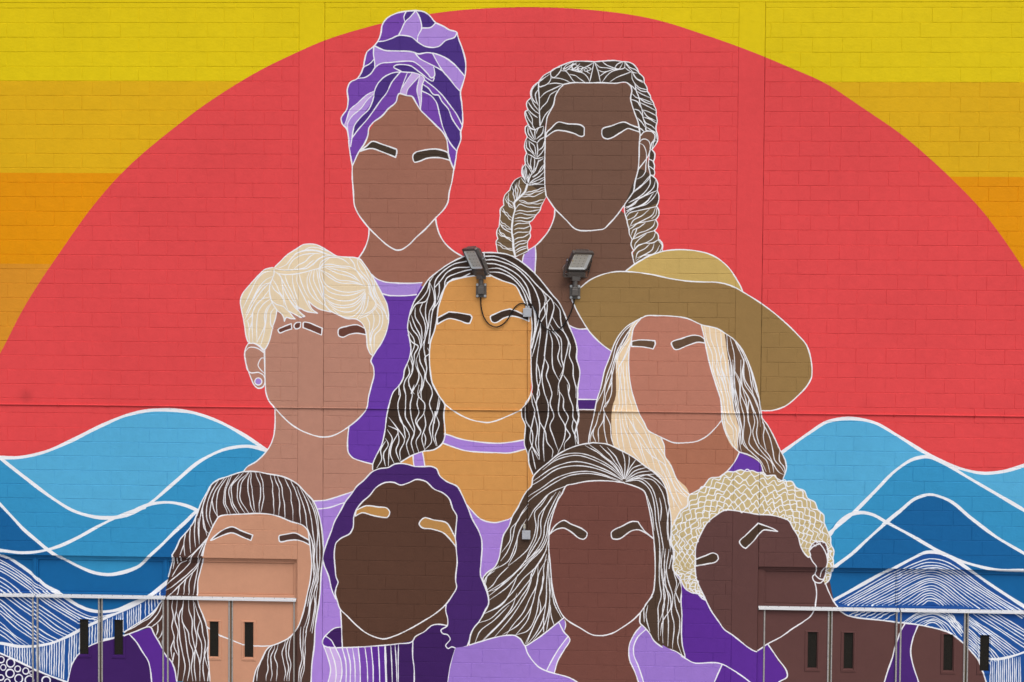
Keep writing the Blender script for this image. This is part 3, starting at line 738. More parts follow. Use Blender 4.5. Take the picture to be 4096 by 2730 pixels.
g hair4 6.5 522,765! 640,702! 720,708 865,732! 880,750 860,820! 840,822 760,795 640,772 522,830!
g hair4 6.5 1078,745 1110,730 1200,690 1280,670! 1340,690 1420,725 1480,745! 1480,800! 1400,768 1300,745 1220,765 1120,815 1095,808
# hat woman
@ 2330 1440 .3827
f neck5 830,700! 1500,500! 1640,965! 1600,1050 1500,1170! 1300,1600! 1000,1600! 700,900!
f pshirt 1640,965! 1750,1000 1870,1080! 1900,1200! 1480,1200! 1600,1050
s 6 1640,965 1600,1050 1500,1175 1440,1220
@ 2280 960 .4464
f hatc 498,285! 570,225 700,150 850,100 1000,88 1120,98 1240,125 1330,170 1430,260 1490,350 1530,420 1548,470! 1400,520! 700,400!
s 6.5 498,283 570,228 700,150 850,100 1000,88 1120,98 1240,125 1330,170 1430,260 1490,350 1530,420 1548,465
f brim 95,420! 180,360 280,315 400,287 500,285 600,292 750,315 900,348 1070,372 1200,378 1300,380 1380,392 1480,428 1545,465 1720,575 1870,690 2030,840 2120,945 2155,1050 2168,1150 2165,1230 2130,1300 2040,1400 1930,1490 1810,1530 1715,1532! 1500,1100! 900,900! 365,995! 290,940 180,830 120,740 40,590 18,530! 60,470
s 6.5 80,440 40,490 18,530 40,590 120,740 180,830 290,940 365,995
s 6.5 80,440 180,360 280,315 400,287 500,285 600,292 750,315 900,348 1070,372 1200,378 1300,380 1380,392 1480,428 1545,465 1720,575 1870,690 2030,840 2120,945 2155,1050 2168,1150 2165,1230 2130,1300 2040,1400 1930,1490 1810,1530 1715,1532
# left brown hair + blonde
f hair5 635,700! 500,785 430,870 390,950 360,1040 310,1170 275,1330 240,1440 215,1568 205,1640! 175,1740 160,1850 170,2000! 420,2100! 640,1568! 620,900!
f blonde2 635,700! 545,770 510,880 440,1000 415,1080 412,1250 410,1400 380,1500 372,1568 370,1640 380,1780 400,1900! 700,2200! 860,2600! 980,2600! 1075,2290! 1050,2230 950,2130 900,2000 850,1930 845,1840 815,1780! 700,1700! 625,1568! 600,1500 560,1380 535,1250 525,1100 530,1000 550,900 570,790
# face
f skin5 635,705! 680,683 780,680 920,685 1050,705 1175,760! 1200,860 1220,970 1260,1150 1320,1330 1355,1450 1360,1568 1365,1610! 1300,1690 1225,1760 1140,1805 1035,1819 925,1817 850,1786 780,1752 700,1708! 660,1630 625,1568 600,1500 560,1380 535,1250 525,1100 530,1000 550,900 570,790
# right hair: blonde then brown
f blonde2 1175,762! 1340,805 1385,835! 1400,950 1420,1100 1440,1260 1450,1400 1480,1568! 1500,1640 1518,1700 1500,1850 1505,1900! 1450,1850 1400,1760 1372,1650 1360,1568 1355,1450 1320,1330 1260,1150 1220,970 1200,860
f hair5 1385,835! 1470,895 1540,980 1600,1100 1660,1280 1690,1400 1710,1530! 1720,1590 1770,1660 1820,1750 1880,1880 1930,1980 1940,2040 1925,2100 1910,2140! 1850,2200! 1700,2160! 1710,2010 1620,1950 1528,1905! 1505,1900 1500,1850 1518,1700 1500,1640 1480,1568! 1450,1400 1440,1260 1420,1100 1400,950
@ 2280 960 .4464
s 6 635,705 680,683 780,680 920,685 1050,705 1175,760 1340,805 1385,835 1470,895 1540,980 1600,1100 1660,1280 1690,1400 1710,1530 1720,1590 1770,1660 1820,1750 1880,1880 1930,1980 1940,2040 1925,2100 1910,2140
s 6 640,700 500,785 430,870 390,950 360,1040 310,1170 275,1330 240,1440 215,1568 175,1740 165,1820
s 6 635,705 570,790 550,900 530,1000 525,1100 535,1250 560,1380 600,1500 625,1568 660,1630 700,1708 780,1752 850,1786 925,1817 1035,1819 1140,1805 1225,1760 1300,1690 1365,1610
s 6 1175,762 1200,860 1220,970 1260,1150 1320,1330 1355,1450 1360,1568
@ 2280 960 .4464
g brow5 6 552,910! 620,898 760,905! 765,930 745,978! 650,960 552,955!
g brow5 6 908,925 1000,885 1115,855 1170,865 1205,890! 1210,925! 1150,918 1060,945 935,980
@ 2330 1440 .3827
s 6 1320,0 1360,150 1400,280 1440,400 1450,480 1455,600 1480,720 1530,830 1600,930 1640,965
s 6 1640,965 1750,1000 1860,1080 1890,1170
s 6 820,815 855,900 860,1000 930,1120 980,1240 1050,1350 1120,1410
s 5.5 1525,0 1550,250 1570,420 1590,540 1630,650 1640,720 1620,850 1625,940
s 5 1545,0 1580,400 1620,560 1655,700 1640,850 1660,960
s 5 1570,0 1590,240 1600,400 1640,580 1670,740 1680,880 1780,980 1870,1070 1920,1170
s 5 1590,120 1640,260 1650,440 1690,600 1690,860 1740,950
s 5 1655,0 1670,280 1740,400 1780,500 1830,640 1820,780 1850,880 1920,960
s 5 1690,0 1695,200 1780,350 1830,470 1850,560 1860,700
s 5 1720,0 1770,150 1790,280 1840,400 1860,500
s 5 1670,290 1720,480 1730,620 1760,740 1740,870 1820,970 1920,1050 1960,1180
s 5 1740,400 1730,560 1740,660
s 5 1780,560 1800,640 1780,760 1830,900 1900,990 1980,1080 2000,1180
s 5 1870,600 1900,700 1890,800 1920,950
s 5 1880,650 1960,820 1990,950 2010,1050 2080,1130 2110,1180
s 5 1860,900 1950,1000 2000,1100 2060,1180 2100,1200
s 5 2060,950 2060,1060 2110,1130 2115,1180
s 5 1640,700 1660,880
s 5 2085,975 2120,1060 2130,1130
# right blonde strands
s 4.5 1370,0 1400,100 1440,260 1470,400 1490,540 1510,640 1570,720 1580,830 1600,900
s 4.5 1410,0 1440,120 1480,260 1510,400 1530,560 1560,640 1610,740 1600,860
s 4.5 1440,0 1450,90 1490,200 1510,300 1540,420 1560,560
s 4.5 1490,0 1500,120 1530,240 1550,400
s 4.5 1460,480 1480,620 1500,740 1560,860
@ 2280 960 .4464
s 4.5 1205,770 1225,900 1275,1030 1280,1150 1320,1280 1370,1400
s 4.5 1250,780 1260,880 1310,1020 1320,1160 1370,1280 1400,1400
s 4.5 1305,795 1310,880 1345,1050 1360,1170 1400,1300
s 4.5 1350,820 1365,980 1385,1060 1410,1200
s 4.5 1370,1000 1350,1080 1370,1180 1400,1240
s 5 1405,845 1415,1000 1440,1100 1445,1250 1480,1400 1490,1560
s 5 1435,880 1470,1020 1475,1180 1470,1280 1500,1420 1520,1560
s 5 1470,895 1530,1020 1555,1080 1540,1200 1545,1320
s 5 1480,910 1545,1010 1600,1150 1620,1260 1640,1380
s 5 1480,1180 1520,1260 1530,1380 1580,1500 1590,1568
s 5 1560,1060 1550,1200 1570,1300 1640,1400 1680,1500
s 5 1630,1200 1660,1300 1680,1400
s 5 1545,1320 1600,1420 1630,1500 1650,1568
s 5 1450,1120 1460,1300 1470,1450
# left strands
s 5 600,720 480,830 420,930 380,1080 330,1220 300,1340 240,1460
s 5 590,730 500,860 430,980 390,1100 360,1200 320,1300 300,1440 265,1568
s 5 560,770 500,900 420,1030 375,1160 375,1260 320,1400 315,1500
s 5 545,790 470,920 410,1080 370,1240 340,1340
s 5 375,1250 370,1380 320,1500
s 4.5 545,870 480,960 430,1050 415,1160
s 4.5 550,900 490,1040 440,1140 415,1190
s 4.5 540,960 470,1090 450,1120
m 4.5 4 3 412,1100 412,1300 400,1500 372,1568 | 525,1100 530,1250 555,1380 600,1520
s 5 350,1430 300,1520 320,1568
@ 2330 1440 .3827
s 5 175,540 140,680 90,780 80,860
s 5 225,545 215,640 170,720 170,860
s 5 230,560 225,700 240,800 265,900
s 5 235,560 290,680 300,800 330,910
s 5 125,700 110,780 140,860
s 4.5 350,560 350,680 370,860 390,940
s 4.5 385,560 400,700 420,840 440,960
s 4.5 410,560 430,700 480,820 520,950 600,1050
s 4.5 440,560 470,700 560,860 620,1000 640,1080
s 4.5 450,560 520,680 600,860 640,1000 700,1130
s 4.5 520,560 540,700 640,850 720,1000 760,1150
s 4.5 540,580 640,720 700,860 740,960 800,1080 840,1200
s 4.5 690,740 720,860 800,960 860,1060 880,1180
s 4.5 760,800 820,930 860,1000
s 4.5 600,860 720,1000 860,1100 920,1220 960,1330 1080,1440
s 4.5 800,1080 850,1180 900,1300 930,1400 1020,1568
s 4.5 760,1150 840,1230 900,1350 950,1480 960,1568
s 4.5 880,1180 960,1330 1000,1440 1040,1520
s 4.5 960,1260 1040,1380 1110,1450
s 4.5 700,1130 800,1210 860,1330 900,1460
s 5 330,530 340,480
# bottom left woman
@ 460 1860 .3827
f tee 2040,378! 2200,370 2352,325 2520,270! 3100,500! 3300,2700! 1900,2700!
f tee2 2040,378! 2200,370 2352,325 2520,270! 2520,350! 2352,410 2250,445 2100,465!
s 6.5 2060,378 2200,370 2352,325 2500,275
s 6 2100,465 2250,445 2352,410 2480,370
f hair6 700,2230! 2040,2230! 2000,2800! 700,2800!
f hair6 1420,68! 1330,75 1170,125 1080,155 1010,205 960,290 900,400 860,510 810,620 750,700 680,780 640,870 595,945 590,1000 575,1080 555,1160 530,1260 520,1360! 500,1420 440,1480 405,1540 350,1580 270,1640 190,1685 90,1757 80,1800! 200,1755 360,1712! 390,1780 440,1860 500,1965 540,2026 575,2070 605,2140 630,2280! 980,2280! 1450,2280! 2049,2276! 2059,2075 2083,1892 2093,1688 2110,1568 2130,1450 2145,1320 2150,1200 2160,1080 2175,960 2175,850 2165,700 2145,580 2110,460 2070,375 1990,290 1910,205 1830,155 1740,120 1600,95 1500,75
f skin6 1080,545! 1120,530 1200,522 1350,515 1500,508 1620,518 1710,540 1830,590 1980,645! 2005,670 2030,780 2045,900 2055,1020 2050,1130 2035,1240 2010,1350 1990,1450 1960,1568 1915,1690! 1866,1760 1813,1818 1731,1863 1633,1900! 1593,1925 1519,2055 1462,2160 1433,2280! 1420,2400! 980,2400! 980,2273 971,2136 959,1973 964,1850 951,1728 939,1679 898,1565 866,1491 849,1426 849,1360 853,1213 874,1132 898,1042 915,993! 915,950 940,840 970,760 1010,670 1040,610
s 6.5 1080,545 1120,530 1200,522 1350,515 1500,508 1620,518 1710,540 1830,590 1980,645 2010,680 2030,780 2045,900 2055,1020 2050,1130 2035,1240 2010,1350 1990,1450 1960,1568 1915,1690 1866,1760 1813,1818 1731,1863 1633,1900 1535,1908 1445,1904 1331,1892 1225,1852 1200,1842 1090,1797 992,1740 947,1700
s 6.5 1080,545 1040,610 1010,670 970,760 940,840 915,950
s 6.5 915,990 898,1042 874,1132 853,1213 849,1370
s 6.5 849,1420 866,1491 898,1565 939,1679 951,1728 964,1850 959,1973 971,2136 980,2273
s 6.5 1633,1900 1593,1925 1519,2055 1462,2160 1433,2280
s 7 1420,68 1330,75 1170,125 1080,155 1010,205 960,290 900,400 860,510 810,620 750,700 680,780 640,870 595,945
s 7 1420,68 1500,75 1600,95 1740,120 1830,155 1910,205 1990,290 2070,375 2110,460 2145,580 2165,700 2175,850 2175,960 2160,1080 2150,1200 2145,1320 2130,1450 2110,1568 2093,1688 2083,1892 2059,2075 2049,2276
g hair6 6.5 1000,790 1060,730 1140,675 1222,648 1320,690 1440,735! 1420,792! 1330,755 1220,712 1120,740
g hair6 6.5 1715,745 1780,728 1890,715 1960,750 2030,790! 2036,840! 1970,805 1900,787 1820,790 1720,800
# top hair strands: full crown fans
m 5 2 3 1170,125 1130,260 1120,400 1140,520 | 1250,105 1170,260 1180,400 1240,515 | 1390,75 1260,200 1250,380 1330,512 | 1415,72 1340,220 1370,400 1440,508 | 1425,72 1480,260 1480,400 1490,505 | 1560,90 1600,240 1580,400 1540,505
m 5 1 3 1600,98 1600,260 1605,400 1600,512 | 1650,105 1700,260 1720,400 1720,540 | 1750,122 1800,280 1830,440 1835,585 | 1790,135 1860,260 1885,400 1890,600 | 1880,180 1930,330 1980,480 1990,640
m 5 1 3 1620,100 1660,260 1670,400 1660,520 | 1700,110 1760,300 1770,400 1750,540
s 5 1010,210 950,340 900,500 880,620 880,830
s 5 1090,150 1000,300 960,430 960,560 1000,660
s 5 1150,130 1040,290 1000,430 990,540 1020,640
s 5 1015,360 1030,460 1075,550
s 5 1180,120 1080,280 1060,420 1070,540
s 5 960,300 920,420 920,560 940,680 985,720
s 5 905,480 930,600 960,740
s 5 850,520 830,700 840,860
s 5 870,560 870,700 880,800
s 5 790,630 780,760 790,920
s 5 740,710 720,820 730,950
s 5 720,830 680,940
s 5 985,740 900,840 790,950 740,990
s 5 920,830 850,900 800,960 760,1020
s 5 960,770 900,880 870,950
s 5 930,860 900,950
s 5 1920,210 2010,400 2050,560 2070,720 2090,850 2080,1000 2090,1100 2060,1250
s 5 1990,300 2080,480 2110,620 2120,720 2110,850 2110,1000 2120,1100 2090,1300
s 5 2060,380 2110,520 2130,700 2140,850 2140,1000 2130,1120
s 5 1900,230 1990,500 2010,660 2060,800 2070,960 2080,1100
s 5 2020,680 2080,880 2070,1020
s 5 2060,1020 2080,1180 2040,1330 2010,1480
s 5 2100,1030 2100,1180 2060,1320 2040,1420 2020,1568 1980,1700
s 5 2130,1080 2120,1220 2080,1350 2090,1450 2070,1600 2040,1740
s 5 2120,1260 2100,1400 2100,1500 2080,1620 2060,1760
s 5 2070,1360 2040,1480 2030,1600 1990,1760
# transom panel hair strands
s 6 600,950 590,1000 560,1110 545,1180
s 5 740,1010 670,1040 620,1110 580,1180
s 5.5 800,960 770,1030 700,1110 620,1180 570,1220 530,1260
s 5.5 870,950 850,1040 760,1140 640,1240 560,1300 520,1320
s 5.5 890,980 820,1110 750,1180 640,1290 570,1360 520,1400
s 5 610,960 600,1040 590,1100
s 5 640,980 640,1040
s 5 680,960 680,1010
s 5 860,1040 840,1150 820,1250 805,1370
s 5 800,1130 760,1240 760,1370
s 5 730,1190 710,1270 705,1365
s 5 655,1280 640,1365
# door panel strands  (2240-origin)
@ 460 2240 .3125
s 6.5 605,515 540,590 500,660 430,720 330,790 230,850 110,935
s 6.5 100,985 160,965 250,930 440,880 480,960 540,1060 610,1190 660,1265 700,1310 740,1400 770,1568 780,1650
s 5.5 550,580 500,670 420,760 330,810 200,890 120,930
s 5.5 590,560 540,690 470,780 370,880
s 5.5 600,700 560,780 510,830 440,880
s 5.5 600,560 600,880 560,1000 530,1030
s 5.5 530,830 530,920 510,980
s 5.5 610,980 590,1050 590,1120
s 5.5 725,520 710,600 730,740 710,870 740,1020 700,1140 720,1300
s 5.5 780,530 770,640 750,780 790,920 780,1060 800,1200 800,1330 780,1568
s 5.5 860,530 850,610 810,700 800,860
s 5.5 860,540 850,820 920,940 940,1080 980,1180 960,1400 980,1568
s 5.5 925,530 930,660 970,780 970,960 1010,1150 1060,1290 1070,1568
s 5.5 985,530 1000,700 1000,860 1030,1000 1020,1130 980,1260
s 5.5 1000,560 1050,720 1090,820 1110,960 1140,1080 1130,1230 1180,1420
s 5.5 1075,780 1040,940 1090,1080 1080,1300 1070,1360
s 5.5 1010,1150 1000,1400 1020,1568
s 5.5 1170,1130 1130,1240 1110,1400 1130,1568
s 5.5 740,1030 740,1120 790,1240
s 5.5 770,680 800,800 810,1000 850,1220 880,1370 850,1568
s 5.5 850,810 880,960 910,1200 940,1380 910,1568
s 5.5 1190,1400 1170,1568
s 5.5 720,1320 740,1210
# right lower door hair strands
m 5 3 4 1960,1130 1870,1300 1870,1400 1840,1568 | 2120,1065 2100,1230 2130,1400 2130,1568
m 5 3 4 2130,1060 2100,1230 2130,1400 2130,1568 | 2290,950 2240,1200 2270,1400 2240,1568
s 5 1860,1300 1810,1450 1800,1568
m 5 3 4 2350,860 2340,1000 2360,1200 2330,1568 | 2480,850 2470,1100 2440,1350 2400,1568
# clothing of bottom left woman
f dkp 100,985! 160,965! 250,1060 330,1190 410,1320 430,1400 450,1568 460,1700! -700,1700! -636,1640 -610,1500 -570,1350 -510,1250 -440,1180 -320,1105 -200,1060 -60,1025 20,1010!
f strap 160,965! 440,880! 480,960 540,1060 610,1190 660,1265 700,1310 740,1400 770,1568 780,1700! 460,1700! 450,1568 430,1400 410,1320 330,1190 250,1060
s 6.5 160,965 250,1060 330,1190 410,1320 430,1400 450,1568 455,1650
s 6.5 160,965 250,930 440,880 480,960 540,1060 610,1190 660,1265 700,1310 740,1400 770,1568
s 6.5 100,985 160,965 60,988 -60,1025 -200,1060 -320,1105 -440,1180 -510,1250 -570,1350 -610,1500 -640,1640
# head-scarf woman
@ 1180 1830 .3827
f hijab 300,1000! 330,900 380,770 410,680 470,570 530,460 600,370 640,310 720,240 810,150 880,120 980,105 1040,72 1120,65 1180,75 1250,95 1350,97 1430,97 1480,120 1510,190 1580,250 1700,310 1740,380 1790,490 1820,560 1850,640 1920,770 1950,860 1955,950 1945,1090 1940,1240 1980,1340 2020,1470 2022,1540! 2000,1574 1930,1714 1870,1784 1840,1864 1800,1974! 1680,1994! 1300,1900! 600,1600! 425,1480! 390,1400 350,1240 300,1110 290,1060
s 6.5 425,1480 390,1400 350,1240 300,1110 290,1060 300,1000 330,900 380,770 410,680 470,570 530,460 600,370 640,310 720,240 810,150 880,120 980,105 1040,72 1120,65 1180,75 1250,95 1350,97 1430,97 1480,120 1510,190 1580,250 1700,310 1740,380 1790,490 1820,560 1850,640 1920,770 1950,860 1955,950 1945,1090 1940,1240 1980,1340 2020,1470 2022,1540 2000,1574 1930,1714 1870,1784 1840,1864 1800,1974
@ 1180 2130 .3827
f dk7 1540,960! 1700,960! 1700,1230! 1560,1230!
f hijab 1590,960! 1800,960! 1700,1200! 1630,1190! 1630,1100!
f face7 475,820! 485,950 490,1100 495,1205! 820,1190 1080,1165 1230,1135! 1350,1040 1440,970 1500,962 1592,975! 1595,900 1575,820 1580,750! 1000,500!
f dk7 1080,1165! 1235,1130! 1350,1040 1440,970 1500,962 1592,975! 1525,1030 1540,1055 1600,1075 1622,1115 1575,1190 1600,1215 1640,1197 1680,1212! 1650,1300 1620,1430 1600,1568 1580,1800! 1080,1800!
f dk7 480,990! 420,1000 330,1070 288,1130 292,1175 330,1198! 495,1203!
f strap 320,1085! 380,1130 415,1195! 330,1198 292,1175 288,1130
f ppale 300,1190! 350,1330 372,1430 345,1568 300,1700! 440,1700! 490,1480 480,1340 425,1200!
f plight 420,1200! 480,1340 490,1480 440,1700! 682,1700! 680,1400 665,1200!
f pmid 665,1200! 680,1400 682,1700! 818,1700! 815,1400 800,1190!
f strap 800,1190! 815,1400 818,1700! 948,1700! 945,1180!
f dk7 945,1180! 950,1700! 1100,1700! 1090,1165!
s 6 300,1190 350,1330 372,1430 345,1568 300,1700
s 6 360,1200 420,1380 430,1500 410,1620
s 6 420,1200 480,1340 490,1480 460,1620
s 6 490,1200 530,1350 532,1600
s 6 540,1205 575,1350 575,1600
s 5.5 600,1205 625,1380 628,1600
s 6 660,1200 680,1400 682,1600
s 5.5 730,1195 755,1400 760,1600
s 6 795,1190 815,1400 818,1600
s 6 870,1185 882,1400 886,1600
s 9 942,1180 948,1400 955,1600
s 5.5 1000,1175 1012,1400 1018,1600
s 5.5 1045,1170 1060,1400 1066,1600
s 5.5 1082,1165 1078,1400 1080,1600
s 6 480,990 420,1000 330,1070 288,1130 292,1175 330,1198 495,1205 820,1190 1080,1165 1232,1135 1250,1100 1350,1040 1440,970 1500,962 1592,975
s 6 320,1085 380,1130 415,1195
s 6 1232,1135 1230,1300 1245,1420 1245,1600
s 6 475,820 485,950 490,1100 495,1205
s 6 1580,750 1575,820 1595,900 1592,975 1525,1030 1540,1055 1600,1075 1622,1115 1575,1190 1600,1215 1640,1197 1680,1212 1800,1190
s 6.5 1680,1212 1650,1300 1620,1430 1600,1568 1590,1700
@ 1180 1830 .3827
g face7 6.5 1100,290 1180,270 1270,232 1370,255 1450,330 1550,375 1610,430 1650,540 1690,610 1685,700 1675,850 1685,960 1695,1100 1680,1240 1680,1300 1690,1350 1640,1450 1580,1534 1480,1624 1340,1714 1200,1794 1050,1864 920,1899 850,1884 740,1834 640,1754 540,1654 470,1584 440,1494 420,1424 430,1364 450,1304 430,1254 420,1164 412,984 430,894 470,854 580,790 605,740 615,620 640,550 700,470 780,400 850,315 940,265 1040,265
g brow7 6.5 638,555! 740,508 870,520 965,535 990,570 965,628 920,628 800,605 700,580 630,615!
g brow7 6.5 1345,635 1450,655 1590,690 1640,770 1675,850 1685,940! 1640,880 1550,790 1430,750 1320,730 1298,700
# centre right woman with long hair
@ 1880 2130 .3827
f tee3 -150,1205! -29,1190 120,1140 260,1100 380,1078 470,1080 560,1100! 1000,850! 1050,1525! 1150,1590! 1250,1800! 1250,2000! -300,2000! -229,1568 -209,1430 -179,1300!
f strap 2140,300! 2500,300! 2700,2000! 2000,2000! 2000,1100!
f tee3 1690,1200! 1700,1000! 1780,960! 1800,975 1840,1010 1900,1080! 2000,1190 2150,1240 2255,1315 2352,1365 2450,1380! 2900,1700! 1750,1700!
f skin8 930,850! 1000,960 990,1030 1045,1120! 990,1220 920,1340 880,1475! 1050,1525 1130,1575 1100,1700! 1000,2000! 1900,2000! 1810,1700! 1760,1568 1720,1450 1670,1340 1665,1180 1720,1060 1785,980! 1790,800!
f tee2 1020,1095! 1045,1120! 990,1220 920,1340 880,1475! 800,1447! 860,1330 940,1200
f tee2 1785,980! 1720,1060 1665,1180 1670,1340 1720,1450 1760,1568 1790,1700! 1850,1700! 1815,1568 1760,1400 1710,1270 1710,1200 1750,1100 1842,1012! 1810,980
s 6 1785,980 1720,1060 1665,1180 1670,1340 1720,1450 1760,1568 1790,1700
s 6 1842,1012 1750,1100 1710,1200 1710,1270 1760,1400 1815,1568 1850,1700
s 6 1020,1095 940,1200 860,1330 800,1447
s 6 930,945 980,1040 1045,1120 990,1220 920,1340 880,1475
s 6.5 575,1185 600,1260 660,1350 720,1410 800,1450 880,1475 1050,1525 1130,1575 1200,1660
@ 1880 1740 .3827
f hair8 1290,82! 1150,105 1000,160 900,220 820,290 720,370 660,440 640,540 600,580 560,640 500,760 440,860 410,950 350,1050 325,1170 300,1300 260,1380 170,1450 135,1500 170,1590 190,1680 195,1760 150,1860 90,1960 40,2020 10,2080 -10,2199! 120,2159 260,2119 380,2097 470,2099 530,2139 575,2204! 660,2159 800,2059 880,1994 985,1909! 1400,1500! 1780,1869! 1785,1979! 1840,2029 1880,2079 1920,2149 2000,2214 2150,2264 2255,2334! 2220,2199 2210,2069 2215,1869 2205,1719 2215,1619 2195,1529! 2150,1460 2120,1400 2130,1280 2120,1200 2090,1120 2100,1050 2100,850 2075,700 2060,600 2020,500 1930,400 1820,320 1700,230 1560,155 1440,100
f skin8 1010,530! 1080,515 1200,490 1320,480 1480,485 1610,505 1700,530 1820,590! 1860,720 1900,920 1920,1079 1935,1319 1930,1539 1915,1649 1850,1759 1780,1859 1700,1939 1600,2009 1500,2069 1390,2099 1290,2094 1150,2019 1000,1924 985,1909 900,1749 870,1639 850,1489 840,1369 825,1219 820,1050 830,950 860,850 900,740 920,660 980,570
s 6.5 1610,500 1480,485 1320,480 1200,490 1080,515 1010,530 960,620 920,680 890,760 860,850 835,950 825,1050 825,1219 840,1369 850,1489 870,1639 900,1749 985,1909 1000,1924 1150,2019 1290,2094 1390,2099 1500,2069 1600,2009 1700,1939 1780,1859 1850,1759 1915,1649 1930,1539 1935,1319 1920,1079 1900,920 1860,720 1820,590 1700,530 1610,505
s 6.5 1290,82 1150,105 1000,160 900,220 820,290 720,370 660,440 640,540 600,580 560,640 500,760 440,860 410,950 350,1050 325,1170 300,1300 260,1380 170,1450 135,1500 170,1590 190,1680 195,1760 150,1860 90,1960 40,2020 10,2080 -10,2195
s 6.5 1290,82 1440,100 1560,155 1700,230 1820,320 1930,400 2020,500 2060,600 2075,700 2100,850 2100,1050 2090,1120 2120,1200 2130,1280 2120,1400 2150,1460 2195,1529 2215,1619 2205,1719 2215,1869 2210,2069 2220,2199 2255,2334
s 6.5 -10,2199 120,2159 260,2119 380,2097 470,2099 530,2139 575,2204 660,2159 800,2059 880,1994 985,1909
s 6.5 1780,1869 1785,1979 1800,1990 1840,2029 1880,2079 1920,2149 2000,2214 2150,2264 2255,2334 2352,2384 2450,2399
g hair8 6.5 832,1040! 900,940 985,895 1050,930 1190,995 1225,1030 1215,1070 1185,1092 1150,1085 1050,1010 980,975 900,990
g hair8 6.5 1475,1030 1600,950 1700,905 1755,908! 1820,1000 1910,1080! 1850,1035 1750,992 1700,1000 1540,1092 1490,1085
# top fan from part (1610,500)
m 5 2 2 1560,490 1400,450 1200,425 1000,470 880,540 660,700 600,760 | 1590,480 1400,400 1100,360 900,410 740,520 620,580 | 1595,470 1480,380 1300,290 1050,250 850,310 680,440 | 1600,460 1500,330 1350,220 1150,150 1000,170 900,240
m 5 2 2 1600,460 1500,330 1350,220 1150,120 | 1605,460 1540,340 1430,220 1290,90 | 1610,460 1600,320 1540,200 1500,150
s 5 1612,460 1620,340 1610,230 1590,180
s 5 1618,460 1650,360 1665,260 1660,210
s 5 1620,460 1670,350 1730,265
s 5 1625,465 1700,350 1800,310
s 5 1630,470 1720,380 1850,340
s 5 1630,475 1750,400 1900,375
s 5 1635,480 1760,430 1930,410
s 5 1635,485 1750,450 1850,420 1950,470 2040,560
m 5 2 2 1620,500 1760,500 1860,590 1900,760 1910,950 1940,1150 1950,1400 | 1630,480 1800,440 1930,540 1990,700 2020,900 2050,1100 2090,1300
m 5 1 2 1640,480 1820,440 1960,560 2030,760 2060,1000 2090,1200 | 1860,420 2000,500 2070,660 2080,850 2090,1060 2110,1250
s 5 1850,640 1900,800 1925,1000
s 5 1980,660 2000,760 1990,900
s 5 2090,720 2060,960 2070,1100
# right lock lower
m 5 4 3 1940,1180 1950,1400 1945,1560 1960,1680 1910,1800 1900,1900 1920,2120 | 2110,1200 2080,1400 2110,1560 2150,1700 2140,1850 2180,2000 2160,2260
s 5 2010,1400 2030,1560 2090,1680 2100,1800 2010,1960 1990,2100
s 5 2050,1400 2020,1600 2030,1800 1980,1960
s 5 2195,1530 2140,1680 2150,1800 2190,1920 2190,2030 2170,2150 2220,2320
s 5 2150,1650 2190,1750
s 5 2130,1440 2160,1560 2140,1640
s 5 1910,1690 1830,1780 1820,1960
s 5 1860,1780 1840,1880 1880,2060
s 5 2110,1260 2080,1400
# left flow
m 5 1 2 1000,535 860,590 740,700 660,800 600,900 | 1000,540 800,640 720,720 620,880 
s 5 610,720 540,820 500,900 430,980 420,1100 330,1230
s 5 600,760 520,860 470,960 440,1100 380,1240 320,1320
s 5 590,880 520,1000 470,1160 400,1320 230,1420
s 5 545,940 500,1060 480,1200 400,1360
s 5 820,620 740,740 680,800 690,960 670,1060 600,1200 480,1310 400,1370
s 5 900,600 800,740 720,850 710,960 690,1080 620,1220 580,1320
s 5 940,590 880,700 810,860 780,960 770,1060 700,1200 580,1330
s 5 860,640 770,800 740,900 740,1040 660,1190 560,1340 400,1520 260,1620 185,1640
s 5 950,600 880,760 820,900 800,1040 740,1180 620,1290 540,1360
s 5 830,940 800,1100 750,1200 620,1330 520,1450 380,1600 200,1730
s 5 820,1100 780,1240 700,1370 560,1500 450,1640 300,1790 150,1870
s 5 300,1370 200,1450 150,1540 160,1580
s 5 260,1420 180,1480 160,1560
s 5 400,1380 300,1480 230,1580 180,1620
s 5 740,1200 600,1330 440,1470 320,1560 180,1645
s 5 560,1350 450,1460 380,1520 300,1600 190,1690
s 5 800,1200 700,1370 650,1480 560,1600 480,1700 350,1800 200,1930 90,1965
s 5 720,1330 640,1460 620,1560 520,1720 470,1800 350,1940 130,2160
s 5 500,1460 460,1560 330,1780 150,1870
s 5 410,1780 250,1940 100,2060 50,2180
s 5 650,1420 640,1520 600,1640 530,1760 430,1910 260,2110
s 5 490,1660 440,1800 330,1950 200,2080 130,2150
s 5 800,1300 720,1450 690,1600 640,1800 500,1990 340,2090
s 5 710,1360 700,1560 620,1720 560,1850 440,2000 380,2090
s 5 800,1250 770,1400 770,1500 720,1700 700,1850 600,2050 470,2095
s 5 650,1780 600,1940 480,2090
s 5 820,1260 800,1560 790,1760 700,1920 590,2190
s 5 720,1700 740,1820 680,1970 570,2200
s 5 800,1620 790,1780 770,1900 700,2060 600,2190
s 5 770,1880 770,2060
s 5 830,1600 830,1780 770,2000 660,2150
s 5 840,1780 830,1860 800,2050
s 5 840,1500 860,1650 880,1760 960,1920
s 5 840,1780 850,1900 880,1990
s 5 820,1330 830,1560 850,1700
s 5 760,1480 750,1620 720,1700
s 5 990,1930 1000,1980 990,2040
# curly hair woman
@ 2650 2230 .3189
f strap 235,300! 540,540! 1185,1185! 1330,1105! 1450,1280 1575,1480 1580,1510 1490,1568 1300,1900! 500,1900! 400,1500! 290,1270!
